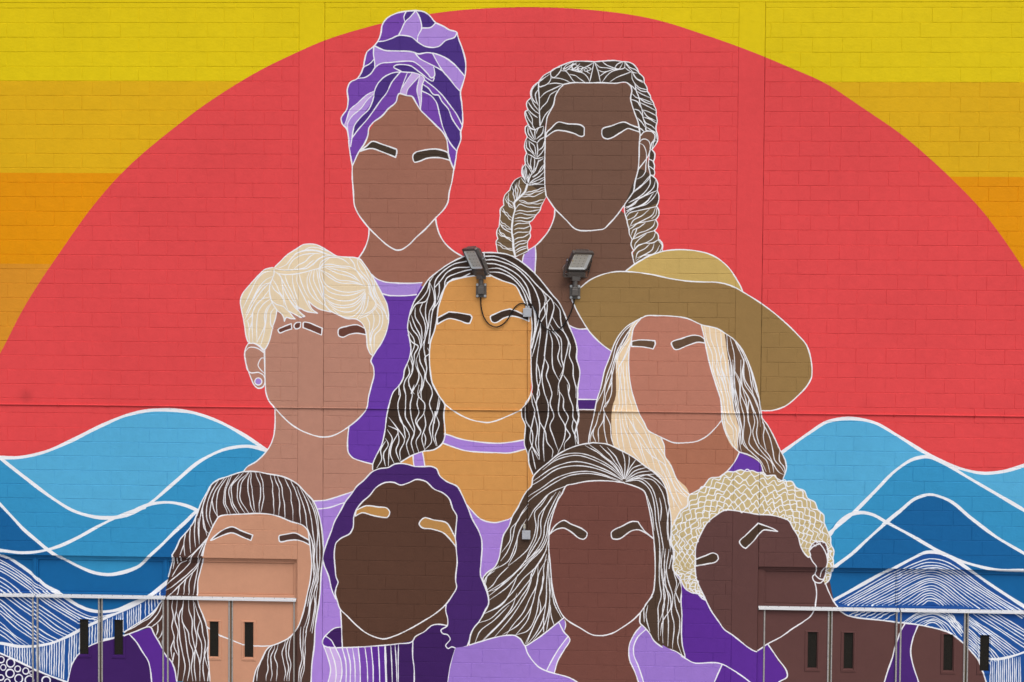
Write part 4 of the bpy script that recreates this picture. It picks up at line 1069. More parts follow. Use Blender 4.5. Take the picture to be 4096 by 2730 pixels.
f tee3 290,1270! 380,1320 600,1322 690,1325 760,1345! 650,1568! 500,2000! 0,2000! 0,1100!
@ 2900 2048 .5083
f skin9 800,400! 870,740! 915,790 960,820 1050,842 1200,858 1350,876 1530,898 1650,922 1780,962 1860,1020 1950,1110 2000,1170! 2040,1270! 2070,1360 2120,1600! 400,1600! 445,1342! 490,1310 490,1290 420,1180 340,1050! 300,1000! 600,500!
f pdark2 1420,885! 1530,900! 1490,1000 1470,1110 1490,1220 1530,1342 1560,1500! 1200,1500! 1270,1342 1310,1200 1340,1100 1380,960
s 7 1530,900 1490,1000 1470,1110 1490,1220 1530,1342 1570,1500
s 7 1425,888 1380,970 1350,1060 1325,1160 1290,1260 1260,1360
s 8 915,790 960,820 1050,842 1200,858 1350,876 1530,898 1650,922 1780,962 1860,1020 1950,1110 2000,1170 2040,1270 2070,1360
@ 2650 2230 .3189
f skin9 545,540! 610,670 700,800 780,910 870,970 960,1040 1060,1120 1130,1165 1185,1185 1250,1150 1330,1100 1500,1010 1640,910 1780,820 1870,750 1910,680! 2200,640! 2160,570 2100,450 2060,345! 2080,-10! 2075,-120! 2045,-190! 1970,-212! 1900,-212! 1830,-120! 1760,-250! 1560,-540! 1000,-620! 780,-612! 655,-560! 530,-450! 440,-300! 400,0! 410,160 430,290 480,400
s 6.5 545,540 610,670 700,800 780,910 870,970 960,1040 1060,1120 1130,1165 1185,1185 1250,1150 1330,1100 1500,1010 1640,910 1780,820 1870,750 1910,680 1930,600 1945,480 1940,400 1920,320
s 6.5 2055,340 2100,450 2160,570 2205,630
s 6.5 1330,1105 1450,1280 1575,1480 1575,1510 1490,1568 1400,1620
s 6.5 240,1240 290,1270 380,1320 600,1322 690,1325 760,1345 860,1400 970,1470 1100,1568 1200,1660
s 6 745,1350 650,1568 600,1700
@ 2650 1850 .3189
f hair9 545,1731! 440,1650 380,1640 290,1590 240,1500 215,1440 150,1370 130,1290 150,1200 150,1120 110,1000 110,930 110,850 160,740 220,620 310,540 340,410 410,370 500,320 600,200 730,180 810,120 900,120 980,95 1050,115 1130,105 1190,130 1270,130 1300,165 1400,165 1440,205 1530,240 1620,240 1680,320 1780,360 1820,450 1910,500 1950,600 2020,660 2030,760 2075,870 2110,960 2110,1020 2150,1110 2140,1200 2145,1300 2130,1370 2120,1440 2090,1510 2050,1540! 2030,1500 2060,1400 2060,1320 2080,1180 2070,1080 2040,1010 1970,990 1910,1000 1860,1050 1840,1110 1850,1170 1840,1190! 1780,1140 1740,1070 1700,930 1640,830 1580,730 1480,690 1340,660 1210,655 1060,630 900,605 790,598 680,660 560,760 480,900 420,1050 410,1200 410,1350 430,1480 480,1590
w 5.2 9 25 20 130,1290 110,960 120,820 220,620 330,430 500,300 730,170 980,100 1270,140 1600,250 1850,480 2000,680 2060,880 2090,980 | 410,1330 420,1050 480,900 560,760 680,660 790,600 1060,630 1340,660 1580,730 1680,880 1740,1060 1790,1120
w 5.2 5 16 6 140,1270 160,1380 240,1480 300,1580 440,1645 530,1720 | 410,1330 420,1430 450,1520 490,1620 530,1700 545,1728
w 5 2 10 6 2095,960 2110,1100 2140,1200 2130,1400 2070,1530 | 2060,1060 2085,1180 2070,1300 2060,1420 2040,1520
s 6.5 545,1731 500,1710 440,1650 380,1640 290,1590 240,1500 215,1440 150,1370 130,1290 150,1200 150,1120 110,1000 110,930 110,850 160,740 220,620 310,540 340,410 410,370 500,320 600,200 730,180 810,120 900,120 980,95 1050,115 1130,105 1190,130 1270,130 1300,165 1400,165 1440,205 1530,240 1620,240 1680,320 1780,360 1820,450 1910,500 1950,600 2020,660 2030,760 2075,870 2110,960 2110,1020 2150,1110 2140,1200 2145,1300 2130,1370 2120,1440 2090,1510 2050,1540
s 6.5 545,1731 480,1590 430,1480 410,1350 410,1200 420,1050 480,900 560,760 680,660 790,598 900,605 1060,630 1210,655 1340,660 1480,690 1580,730 1640,830 1700,930 1740,1070 1780,1140 1840,1190 1855,1170 1840,1110 1860,1050 1910,1000 1970,990 2040,1010 2070,1080 2080,1180 2060,1320 2060,1400 2030,1500
s 6 1840,1110 1900,1050 1970,1025
s 6 1910,990 1980,1030 2040,1120 2070,1220 2060,1300 2010,1370 1990,1450
s 6 1850,1180 1880,1240 1930,1310 1938,1370 1928,1420 1960,1460 2010,1485 2035,1480
s 6 1925,1415 1895,1450 1910,1500 1950,1525 2000,1525 2035,1485
s 6 1920,1510 1940,1590
g brow9 6.5 965,1000 1050,910 1200,765! 1300,800 1380,830 1445,868! 1350,855 1270,850 1220,890 1140,990 1045,1080! 1020,1070
g brow9 6.5 415,1220! 530,1175 650,1140 685,1160 700,1210 680,1240 560,1275 415,1300!
"""
# ------------------------------------------------------------------ helpers
def link(o):
    C.objects.link(o); return o
def props(o, label=None, cat=None, group=None, kind=None):
    for k, v in (('label', label), ('category', cat), ('group', group), ('kind', kind)):
        if v: o[k] = v
    return o
def thing(name, loc, label, cat, group=None):
    o = bpy.data.objects.new(name, None); o.empty_display_size = .1; o.location = loc
    return props(link(o), label, cat, group)
class MB:
    """collects simple solids in world space, builds ONE mesh object"""
    def __init__(s): s.v = []; s.f = []; s.m = Matrix()
    def add(s, vs, fs):
        b = len(s.v); s.v += [tuple(s.m @ Vector(p)) for p in vs]; s.f += [tuple(b+i for i in f) for f in fs]
    def box(s, x0, x1, y0, y1, z0, z1):
        s.add([(x0,y0,z0),(x1,y0,z0),(x1,y1,z0),(x0,y1,z0),(x0,y0,z1),(x1,y0,z1),(x1,y1,z1),(x0,y1,z1)],
              [(0,3,2,1),(4,5,6,7),(0,1,5,4),(1,2,6,5),(2,3,7,6),(3,0,4,7)])
    def cbox(s, x0, x1, y0, y1, z0, z1, c=.004):
        """box whose front (-y) edges are chamfered"""
        s.add([(x0+c,y0,z0+c),(x1-c,y0,z0+c),(x1-c,y0,z1-c),(x0+c,y0,z1-c),
               (x0,y0+c,z0),(x1,y0+c,z0),(x1,y0+c,z1),(x0,y0+c,z1),
               (x0,y1,z0),(x1,y1,z0),(x1,y1,z1),(x0,y1,z1)],
              [(0,1,2,3),(0,4,5,1),(1,5,6,2),(2,6,7,3),(3,7,4,0),(4,8,9,5),(5,9,10,6),(6,10,11,7),(7,11,8,4),(8,11,10,9)])
    def extrude_x(s, prof, x0, x1):
        n = len(prof)
        s.add([(x0, y, z) for y, z in prof]+[(x1, y, z) for y, z in prof],
              [tuple(range(n)), tuple(range(2*n-1, n-1, -1))]+[(i, i+n, (i+1) % n+n, (i+1) % n) for i in range(n)])
    def cyl(s, p0, p1, r0, r1=None, n=14):
        r1 = r0 if r1 is None else r1
        p0 = Vector(p0); p1 = Vector(p1); d = (p1-p0).normalized()
        a = d.orthogonal().normalized(); b = d.cross(a)
        vs = [p0+(a*math.cos(t)+b*math.sin(t))*r0 for t in [2*PI*i/n for i in range(n)]]
        vs += [p1+(a*math.cos(t)+b*math.sin(t))*r1 for t in [2*PI*i/n for i in range(n)]]
        s.add(vs, [tuple(range(n-1, -1, -1)), tuple(range(n, 2*n))]+[(i, (i+1) % n, (i+1) % n+n, i+n) for i in range(n)])
    def rrect(s, w, h, y0, y1, r, sc=1., n=5, caps=True):
        """rounded rectangle slab, front at y0 back at y1 (back scaled by sc)"""
        pts = []
        for cx, cz, a0 in ((w/2-r, h/2-r, 0), (-w/2+r, h/2-r, PI/2), (-w/2+r, -h/2+r, PI), (w/2-r, -h/2+r, 1.5*PI)):
            for i in range(n+1):
                a = a0+PI/2*i/n; pts.append((cx+r*math.cos(a), cz+r*math.sin(a)))
        m = len(pts)
        fs = [(i, (i+1) % m, (i+1) % m+m, i+m) for i in range(m)]
        if caps: fs += [tuple(range(m-1, -1, -1)), tuple(range(m, 2*m))]
        s.add([(x, y0, z) for x, z in pts]+[(x*sc, y1, z*sc) for x, z in pts], fs)
    def tube(s, pts, r, n=8):
        P = [Vector(p) for p in pts]; a = None; b0 = len(s.v); vs = []; fs = []
        for i, p in enumerate(P):
            d = (P[min(i+1, len(P)-1)]-P[max(i-1, 0)]).normalized()
            a = d.orthogonal().normalized() if a is None else (a-d*a.dot(d)).normalized()
            b = d.cross(a)
            vs += [p+(a*math.cos(2*PI*k/n)+b*math.sin(2*PI*k/n))*r for k in range(n)]
            if i: fs += [((i-1)*n+k, (i-1)*n+(k+1) % n, i*n+(k+1) % n, i*n+k) for k in range(n)]
        fs += [tuple(range(n-1, -1, -1)), tuple(range(len(vs)-n, len(vs)))]
        s.add(vs, fs)
    def strap(s, x, w, t, L, cells, hole):
        """perforated flat bar lying in the local y-z plane at x..x+t, running up +z from 0 to L"""
        cl = L/cells
        for k in range(cells):
            zc = (k+.5)*cl; out = []; inn = []
            for i in range(16):
                a = 2*PI*i/16+PI/16; ca, sa = math.cos(a), math.sin(a)
                q = max(abs(ca)/(w/2), abs(sa)/(cl/2)); out.append((ca/q, zc+sa/q)); inn.append((hole*ca, zc+hole*sa))
            vs = [(xx, y, z) for xx in (x, x+t) for L_ in (out, inn) for y, z in L_]
            fs = []
            for i in range(16):
                j = (i+1) % 16
                fs += [(i, 16+i, 16+j, j), (32+i, 32+j, 48+j, 48+i), (16+i, 48+i, 48+j, 16+j), (i, j, 32+j, 32+i)]
            s.add(vs, fs)
    def mesh(s, name, mat, smooth=False):
        me = bpy.data.meshes.new(name); me.from_pydata(s.v, [], s.f); me.materials.append(mat); me.update()
        bm = bmesh.new(); bm.from_mesh(me); bmesh.ops.recalc_face_normals(bm, faces=bm.faces); bm.to_mesh(me); bm.free()
        if smooth:
            me.polygons.foreach_set('use_smooth', [True]*len(me.polygons)); me.set_sharp_from_angle(angle=R(35))
        return me
    def build(s, name, mat, parent=None, smooth=False, bev=0, **kw):
        o = bpy.data.objects.new(name, s.mesh(name, mat, smooth)); link(o)
        if bev:
            m = o.modifiers.new('bevel', 'BEVEL'); m.width = bev; m.segments = 2; m.limit_method = 'ANGLE'; m.angle_limit = R(40)
        if parent is not None:
            o.parent = parent; o.matrix_parent_inverse = world_inv(parent)
        return props(o, **kw)
def world_inv(o):
    """parents are Empties with a location only, or meshes built in world space under such an Empty"""
    return Matrix.Translation(-o.location) if o.type == 'EMPTY' else Matrix.Identity(4)

# ------------------------------------------------------------------ the mural, painted from vector strokes
U0, U1, V0, V1 = -6.2, 12.4, -11.5, 0.0            # wall metres covered: x range, -z range
PPM = 270
CAM = np.array(CAM_POS); rgt, upv, fwd = cam_axes(*CAM_ROT)
def to_wall(P):
    P = np.asarray(P, float)
    d = fwd[None]+rgt[None]*((P[:, 0]-2048)/FPX)[:, None]-upv[None]*((P[:, 1]-1365)/FPX)[:, None]
    t = -CAM[1]/d[:, 1]; Q = CAM[None]+d*t[:, None]
    return np.stack([Q[:, 0], -Q[:, 2]], 1)
def paint_mural():
    W = int((U1-U0)*PPM); H = int((V1-V0)*PPM)
    cv = Canvas(U0, V0, PPM, W, H, to_wall)
    pal = {k: np.array(v, np.float32) for k, v in PAL.items()}
    cv.A[:] = pal['yellow']
    for z, c in ((9.347, 'gold'), (8.057, 'orange'), (6.777, 'tan')):
        cv.A[int((-z-V0)*PPM):] = pal[c]
    run(MURAL, cv, pal, np.array(WHITE, np.float32))
    # past the photo's edge the paint simply carries on outwards
    for ci in range(W):
        u = U0+(ci+.5)/PPM; zb = .8142+(u+4.26)/14.39*.2796-.035; r0 = min(H-1, int((-zb-V0)*PPM)-6)
        cv.A[r0:, ci] = cv.A[r0, ci]
    for ri in range(H):
        z = -(V0+(ri+.5)/PPM)
        c0 = int((-4.32-U0)*PPM); c1 = int((10.19-(z-1.09)*.0183-U0)*PPM)
        if z < 5.2: cv.A[ri, :c0] = cv.A[ri, c0]; cv.A[ri, c1:] = cv.A[ri, c1]
    px = np.ones((H, W, 4), np.float32); px[..., :3] = np.clip(cv.A[::-1]/255., 0, 1)
    img = bpy.data.images.new('mural_paint', W, H, alpha=False)
    img.pixels.foreach_set(px.ravel()); img.update(); img.pack()
    return img
MURAL_IMG = paint_mural()

# ------------------------------------------------------------------ materials
def nmat(name):
    m = bpy.data.materials.new(name); m.use_nodes = True
    nt = m.node_tree; return m, nt, nt.nodes['Principled BSDF']
def noise(nt, scale, detail=3., vec=None, rough=.55):
    n = nt.nodes.new('ShaderNodeTexNoise'); n.inputs['Scale'].default_value = scale
    n.inputs['Detail'].default_value = detail; n.inputs['Roughness'].default_value = rough
    if vec is not None: nt.links.new(vec, n.inputs['Vector'])
    return n.outputs['Fac']
def math_(nt, op, a, b=None, c=None):
    n = nt.nodes.new('ShaderNodeMath'); n.operation = op
    for i, v in enumerate((a, b, c)):
        if v is None: continue
        if isinstance(v, (int, float)): n.inputs[i].default_value = v
        else: nt.links.new(v, n.inputs[i])
    return n.outputs[0]
def ramp(nt, fac, lo, hi, a=0., b=1.):
    n = nt.nodes.new('ShaderNodeMapRange'); nt.links.new(fac, n.inputs['Value'])
    for k, v in (('From Min', lo), ('From Max', hi), ('To Min', a), ('To Max', b)): n.inputs[k].default_value = v
    return n.outputs['Result']
def bump(nt, bsdf, h, strength, dist):
    n = nt.nodes.new('ShaderNodeBump'); n.inputs['Strength'].default_value = strength; n.inputs['Distance'].default_value = dist
    nt.links.new(h, n.inputs['Height']); nt.links.new(n.outputs[0], bsdf.inputs['Normal'])
def mural_mat(name, rough_relief, gloss=.6, relief=1.):
    m, nt, b = nmat(name)
    geo = nt.nodes.new('ShaderNodeNewGeometry'); sx = nt.nodes.new('ShaderNodeSeparateXYZ'); cb = nt.nodes.new('ShaderNodeCombineXYZ')
    nt.links.new(geo.outputs['Position'], sx.inputs[0])
    # the edge of every stroke wanders a little, as paint does on rough block
    wob = ramp(nt, noise(nt, 26., 3., geo.outputs['Position']), 0, 1, -.0035, .0035)
    wob2 = ramp(nt, noise(nt, 31., 3., geo.outputs['Position']), 0, 1, -.0035, .0035)
    u = math_(nt, 'DIVIDE', math_(nt, 'SUBTRACT', math_(nt, 'ADD', sx.outputs[0], wob), U0), U1-U0)
    v = math_(nt, 'DIVIDE', math_(nt, 'ADD', math_(nt, 'ADD', sx.outputs[2], wob2), V1), V1-V0)
    nt.links.new(u, cb.inputs[0]); nt.links.new(v, cb.inputs[1])
    t = nt.nodes.new('ShaderNodeTexImage'); t.image = MURAL_IMG; t.extension = 'EXTEND'
    nt.links.new(cb.outputs[0], t.inputs['Vector'])
    # roller coverage and thin weathering
    big = ramp(nt, noise(nt, .5, 4., geo.outputs['Position'], .6), .3, .7, .935, 1.045)
    mid = ramp(nt, noise(nt, 7., 5., geo.outputs['Position'], .7), .3, .7, .955, 1.035)
    pit = ramp(nt, noise(nt, 55., 4., geo.outputs['Position'], .7), .25, .42, .93 if rough_relief else .96, 1.)
    f = math_(nt, 'MULTIPLY', math_(nt, 'MULTIPLY', big, mid), pit)
    mx = nt.nodes.new('ShaderNodeVectorMath'); mx.operation = 'SCALE'
    nt.links.new(t.outputs['Color'], mx.inputs[0]); nt.links.new(f, mx.inputs['Scale'])
    nt.links.new(mx.outputs[0], b.inputs['Base Color'])
    b.inputs['Roughness'].default_value = gloss; b.inputs['Specular IOR Level'].default_value = .13
    h = math_(nt, 'ADD', math_(nt, 'MULTIPLY', noise(nt, 34., 6., geo.outputs['Position'], .72), 1.), math_(nt, 'MULTIPLY', noise(nt, 9., 3., geo.outputs['Position']), 1.4))
    bump(nt, b, h, relief, .0012+.002*relief)
    return m
def plain(name, col, rough=.5, metal=0., var=.12, scale=30., bmp=.0006, spec=.5):
    m, nt, b = nmat(name)
    tc = nt.nodes.new('ShaderNodeTexCoord')
    f = ramp(nt, noise(nt, scale, 4., tc.outputs['Object']), .25, .75, 1-var, 1+var)
    c = nt.nodes.new('ShaderNodeVectorMath'); c.operation = 'SCALE'; c.inputs[0].default_value = col
    nt.links.new(f, c.inputs['Scale']); nt.links.new(c.outputs[0], b.inputs['Base Color'])
    b.inputs['Roughness'].default_value = rough; b.inputs['Metallic'].default_value = metal
    b.inputs['Specular IOR Level'].default_value = spec
    if bmp: bump(nt, b, noise(nt, scale*3, 3., tc.outputs['Object']), .5, bmp)
    return m
M_BLOCK = mural_mat('painted_block', True); M_SMOOTH = mural_mat('painted_concrete', False, .62, .8); M_DOOR = mural_mat('painted_steel', False, .45, .25)
M_DARKGAP = plain('dark_gap', (.02, .017, .014), .9)
M_LAMP = plain('lamp_housing', (.085, .076, .07), .42, .35, .1, 40, spec=.8)
M_LAMP.node_tree.nodes['Principled BSDF'].inputs['Coat Weight'].default_value = .6; M_LAMP.node_tree.nodes['Principled BSDF'].inputs['Coat Roughness'].default_value = .3
M_STRAP = plain('yoke_steel', (.12, .107, .098), .4, .3)
M_ZINC = plain('zinc', (.5, .53, .56), .35, .9)
M_GREY = plain('grey_box', (.40, .43, .48), .5, .1, .06)
M_CABLE = plain('black_cable', (.009, .009, .009), .55, spec=.25)
M_LED = plain('led_board', (.72, .72, .65), .5, 0, .05)
M_REFL = plain('reflector', (.85, .9, .9), .3, .1, .04)
M_DOT = plain('led_dot', (.02, .02, .02), .4)
M_YEL = plain('yellow_diode', (.6, .45, .1), .4)
M_PHOTO = plain('photocell', (.38, .37, .31), .4)
M_BRONZE = plain('brown_seal', (.10, .082, .045), .6)
def cap_mat():
    m, nt, b = nmat('white_cap'); tc = nt.nodes.new('ShaderNodeTexCoord')
    f = ramp(nt, noise(nt, 22., 4., tc.outputs['Object'], .7), .66, .70, 0., 1.)
    mix = nt.nodes.new('ShaderNodeMix'); mix.data_type = 'RGBA'
    nt.links.new(f, mix.inputs['Factor']); mix.inputs[6].default_value = (.62, .64, .67, 1); mix.inputs[7].default_value = (.30, .22, .25, 1)
    nt.links.new(mix.outputs[2], b.inputs['Base Color']); b.inputs['Roughness'].default_value = .38; b.inputs['Metallic'].default_value = .15
    return m
M_CAP = cap_mat()
M_STRIP = plain('aluminium_strip', (.45, .44, .43), .42, .5, .2, 60)
def glass_mat(name, refl=.2):
    m, nt, b = nmat(name); tc = nt.nodes.new('ShaderNodeTexCoord')
    n = ramp(nt, noise(nt, 160., 3., tc.outputs['Object'], .8), .35, .7, .006, .028)
    c = nt.nodes.new('ShaderNodeVectorMath'); c.operation = 'SCALE'; c.inputs[0].default_value = (1., .93, .78)
    nt.links.new(n, c.inputs['Scale']); nt.links.new(c.outputs[0], b.inputs['Base Color'])
    b.inputs['Roughness'].default_value = .16; b.inputs['Specular IOR Level'].default_value = refl
    bump(nt, b, noise(nt, 30., 2., tc.outputs['Object']), .15, .0006)
    return m
M_GLASS = glass_mat('dark_glass')

# ------------------------------------------------------------------ ground
def ground_mat(name, col, sc):
    m, nt, b = nmat(name); geo = nt.nodes.new('ShaderNodeNewGeometry')
    f = math_(nt, 'MULTIPLY', ramp(nt, noise(nt, sc, 6., geo.outputs['Position'], .7), .3, .7, .8, 1.15), ramp(nt, noise(nt, .4, 4., geo.outputs['Position']), .3, .7, .88, 1.1))
    c = nt.nodes.new('ShaderNodeVectorMath'); c.operation = 'SCALE'; c.inputs[0].default_value = col
    nt.links.new(f, c.inputs['Scale']); nt.links.new(c.outputs[0], b.inputs['Base Color']); b.inputs['Roughness'].default_value = .85
    bump(nt, b, noise(nt, sc*2, 4., geo.outputs['Position']), .5, .004)
    return m
g = MB(); g.add([(-300, -300, -.13), (300, -300, -.13), (300, 300, -.13), (-300, 300, -.13)], [(0, 1, 2, 3)])
g.build('ground', ground_mat('forecourt', (.24, .235, .22), 40.), kind='structure', label='pale weathered concrete forecourt before the building')
M_CONC = ground_mat('concrete', (.33, .32, .30), 25.)
pv = thing('pavement', (4, -1.5, 0), None, None); pv['kind'] = 'structure'
base = MB(); base.box(-9, 15, -3.0, .2, -.14, -.012); base.build('slab_base', M_CONC, pv)
q = MB(); q.box(-.744, .744, -.744, .744, -.05, 0.); slab_me = q.mesh('slab', M_CONC)
for i in range(16):
    for j in range(2):
        o = link(bpy.data.objects.new('slab', slab_me)); o.location = (-9+.75+1.5*i-4, -.75-1.5*j+1.5, 0); o.parent = pv

# ------------------------------------------------------------------ block wall
rs = random.Random(11)
CH = .2032; Z0 = 10.363; HEAD = 2.6416; TOP = 11.42
PIL = [(-6.104, -5.732), (0., .368), (6.096, 6.466), (12.192, 12.562)]
BAYS = [(-9., PIL[0][0]), (PIL[0][1], PIL[1][0]), (PIL[1][1], PIL[2][0]), (PIL[2][1], PIL[3][0]), (PIL[3][1], 15.)]
frame = thing('concrete_frame', (3., 0, 0), 'smooth painted concrete columns and top beam framing the block walls', 'concrete frame')
BL = ['block wall beyond the far left column, outside the photo', 'left block wall painted with red sun edge, yellow bands and blue waves over doors',
      'middle block wall between the two columns, painted with the most women', 'right block wall painted with hat brim, red sun, yellow bands and blue waves',
      'block wall beyond the far right column, outside the photo']
walls = [thing('block_wall', ((a+b)/2, 0, 0), BL[i], 'block wall', 'block walls between concrete columns') for i, (a, b) in enumerate(BAYS)]
DOORS = [(-5.73, 0.0), (6.466, 10.325)]
def in_door(xa, xb, z):
    return z < HEAD-.01 and any(xa < b-.01 and xb > a+.01 for a, b in DOORS)
pieces = []                                   # x0, x1, z0, z1
for bi, (bx0, bx1) in enumerate(BAYS):
    Wd = bx1-bx0
    for k in range(-1, 51):
        z1 = Z0-k*CH; z0 = z1-CH
        if k == -1: z0, z1 = Z0, Z0+.077
        A = (k % 2 == 0)
        n = int((Wd-.45)/.4064)
        if A: seq = [.24]+[(Wd-.49)/round((Wd-.49)/.4064)]*round((Wd-.49)/.4064)+[.25]
        else:
            seq = [.075]+[.4064]*n; rem = Wd-sum(seq)
            seq += [rem-.078, .078] if rem > .16 else [rem]
        if bi == 1: seq = seq[::-1]
        x = bx0
        for s_ in seq:
            j = 0
            pieces.append([x, x+s_, z0, z1]); x += s_
solid = []
for p in pieces:
    if in_door(p[0], p[1], p[2]+.05): 
        if any(a-.001 <= p[0] and p[1] <= b+.001 for a, b in DOORS): continue
        for a, b in DOORS:
            if p[1] > b > p[0] >= a: p = [b+.0, p[1], p[2], p[3]]
        if p[1]-p[0] < .03: continue
    solid.append(p)
# slightly irregular head joints, shared by the two neighbours
jit = {}
def jx(x, z):
    k = (round(x, 3), round(z, 3))
    if any(abs(x-e) < .005 for pr in PIL for e in pr): return x
    if k not in jit: jit[k] = x+rs.uniform(-.006, .006)
    return jit[k]
def proj_area(p):
    P = np.array([(p[0], 0, p[2]), (p[1], 0, p[2]), (p[1], 0, p[3]), (p[0], 0, p[3])])-CAM
    d = P@fwd; x = P@rgt/d*FPX+2048; y = -(P@upv)/d*FPX+1365
    if x.min() < 0 or x.max() > 4096 or y.min() < 0 or y.max() > 2730: return 0
    return .5*abs(np.dot(x, np.roll(y, 1))-np.dot(y, np.roll(x, 1)))
solid.sort(key=proj_area, reverse=True)
HJ, VJ = .0013, .0009                          # half joints
var = {}
def full_mesh(w):                              # alike blocks share a mesh
    key = round(w, 2)
    if key not in var:
        q = MB(); q.cbox(-key/2+VJ, key/2-VJ, 0, .03, HJ, CH-HJ, .0042); var[key] = q.mesh('block', M_BLOCK)
    return var[key]
rests = [MB() for _ in BAYS]; cnt = [0]*5
for p in solid:
    bi = [k for k, (a, b) in enumerate(BAYS) if a-.01 < (p[0]+p[1])/2 < b+.01][0]; wall = walls[bi]; rest = rests[bi]; cnt[bi] += 1; i = cnt[bi]-1
    if not proj_area(p): i = 999
    x0, x1 = jx(p[0], p[2]), jx(p[1], p[2]); y = rs.uniform(-.0014, .0014)
    if i < 300:
        o = link(bpy.data.objects.new('block', full_mesh(x1-x0)))
        o.parent = wall; o.location = ((x0+x1)/2-wall.location.x, y, p[2]+rs.uniform(-.0008, .0008)); o.rotation_euler = (0, R(rs.uniform(-.12, .12)), 0)
    else:
        rest.cbox(x0+VJ, x1-VJ, y, .03, p[2]+(HJ if p[3]-p[2] > .1 else .003), p[3]-HJ, .0042 if x1-x0 > .1 else .003)
for k, r_ in enumerate(rests): r_.build('block', M_BLOCK, walls[k], kind='stuff')
for k, (bx0, bx1) in enumerate(BAYS):
    mort = MB()
    door = [d for d in DOORS if d[0] < bx1-.1 and d[1] > bx0+.1]
    if not door: mort.box(bx0, bx1, .0042, .19, 0, Z0+.077)
    else:
        mort.box(bx0, bx1, .0042, .19, HEAD+.002, Z0+.077)
        if door[0][1] < bx1-.1: mort.box(door[0][1], bx1, .0075, .19, 0, HEAD+.002)
    for p in solid:                            # head joints are struck nearly flush
        if not (bx0-.01 < (p[0]+p[1])/2 < bx1+.01): continue
        x = jx(p[1], p[2]); d = rs.choice((.001, .002, .003, .004))
        mort.box(x-.004, x+.004, d, .0041, p[2]+.002, p[3]-.002)
    mort.build('mortar', M_BLOCK, walls[k])
for a, b in PIL:
    q = MB(); q.cbox(a+.005, b-.005, -.001, .2, 0, Z0+.079, .005)
    q.build('column', M_SMOOTH, frame)
    for e, sg in ((a, 1), (b, -1)):            # ragged sealant along both edges
        q = MB(); z = 0.
        while z < Z0+.07:
            h = rs.uniform(.04, .22); z1 = min(z+h, Z0+.07); w = rs.uniform(.001, .0035)
            q.box(e-w*.6, e+w*.6+.002*sg, rs.uniform(.001, .006), .02, z, z1); z = z1
        q.build('sealant_joint', M_SMOOTH, frame)
q = MB(); q.cbox(-9, 15, -.001, .2, Z0+.0795, TOP, .003); q.build('bond_beam', M_SMOOTH, frame)
q = MB(); q.box(-9.05, 15.05, -.05, .26, TOP, TOP+.05); q.build('coping', M_STRIP, frame)
q = MB(); q.box(-9, 15, .2, 12., 0, TOP); o = q.build('building', M_SMOOTH); props(o, 'plain body of the building behind the painted block walls', 'building')

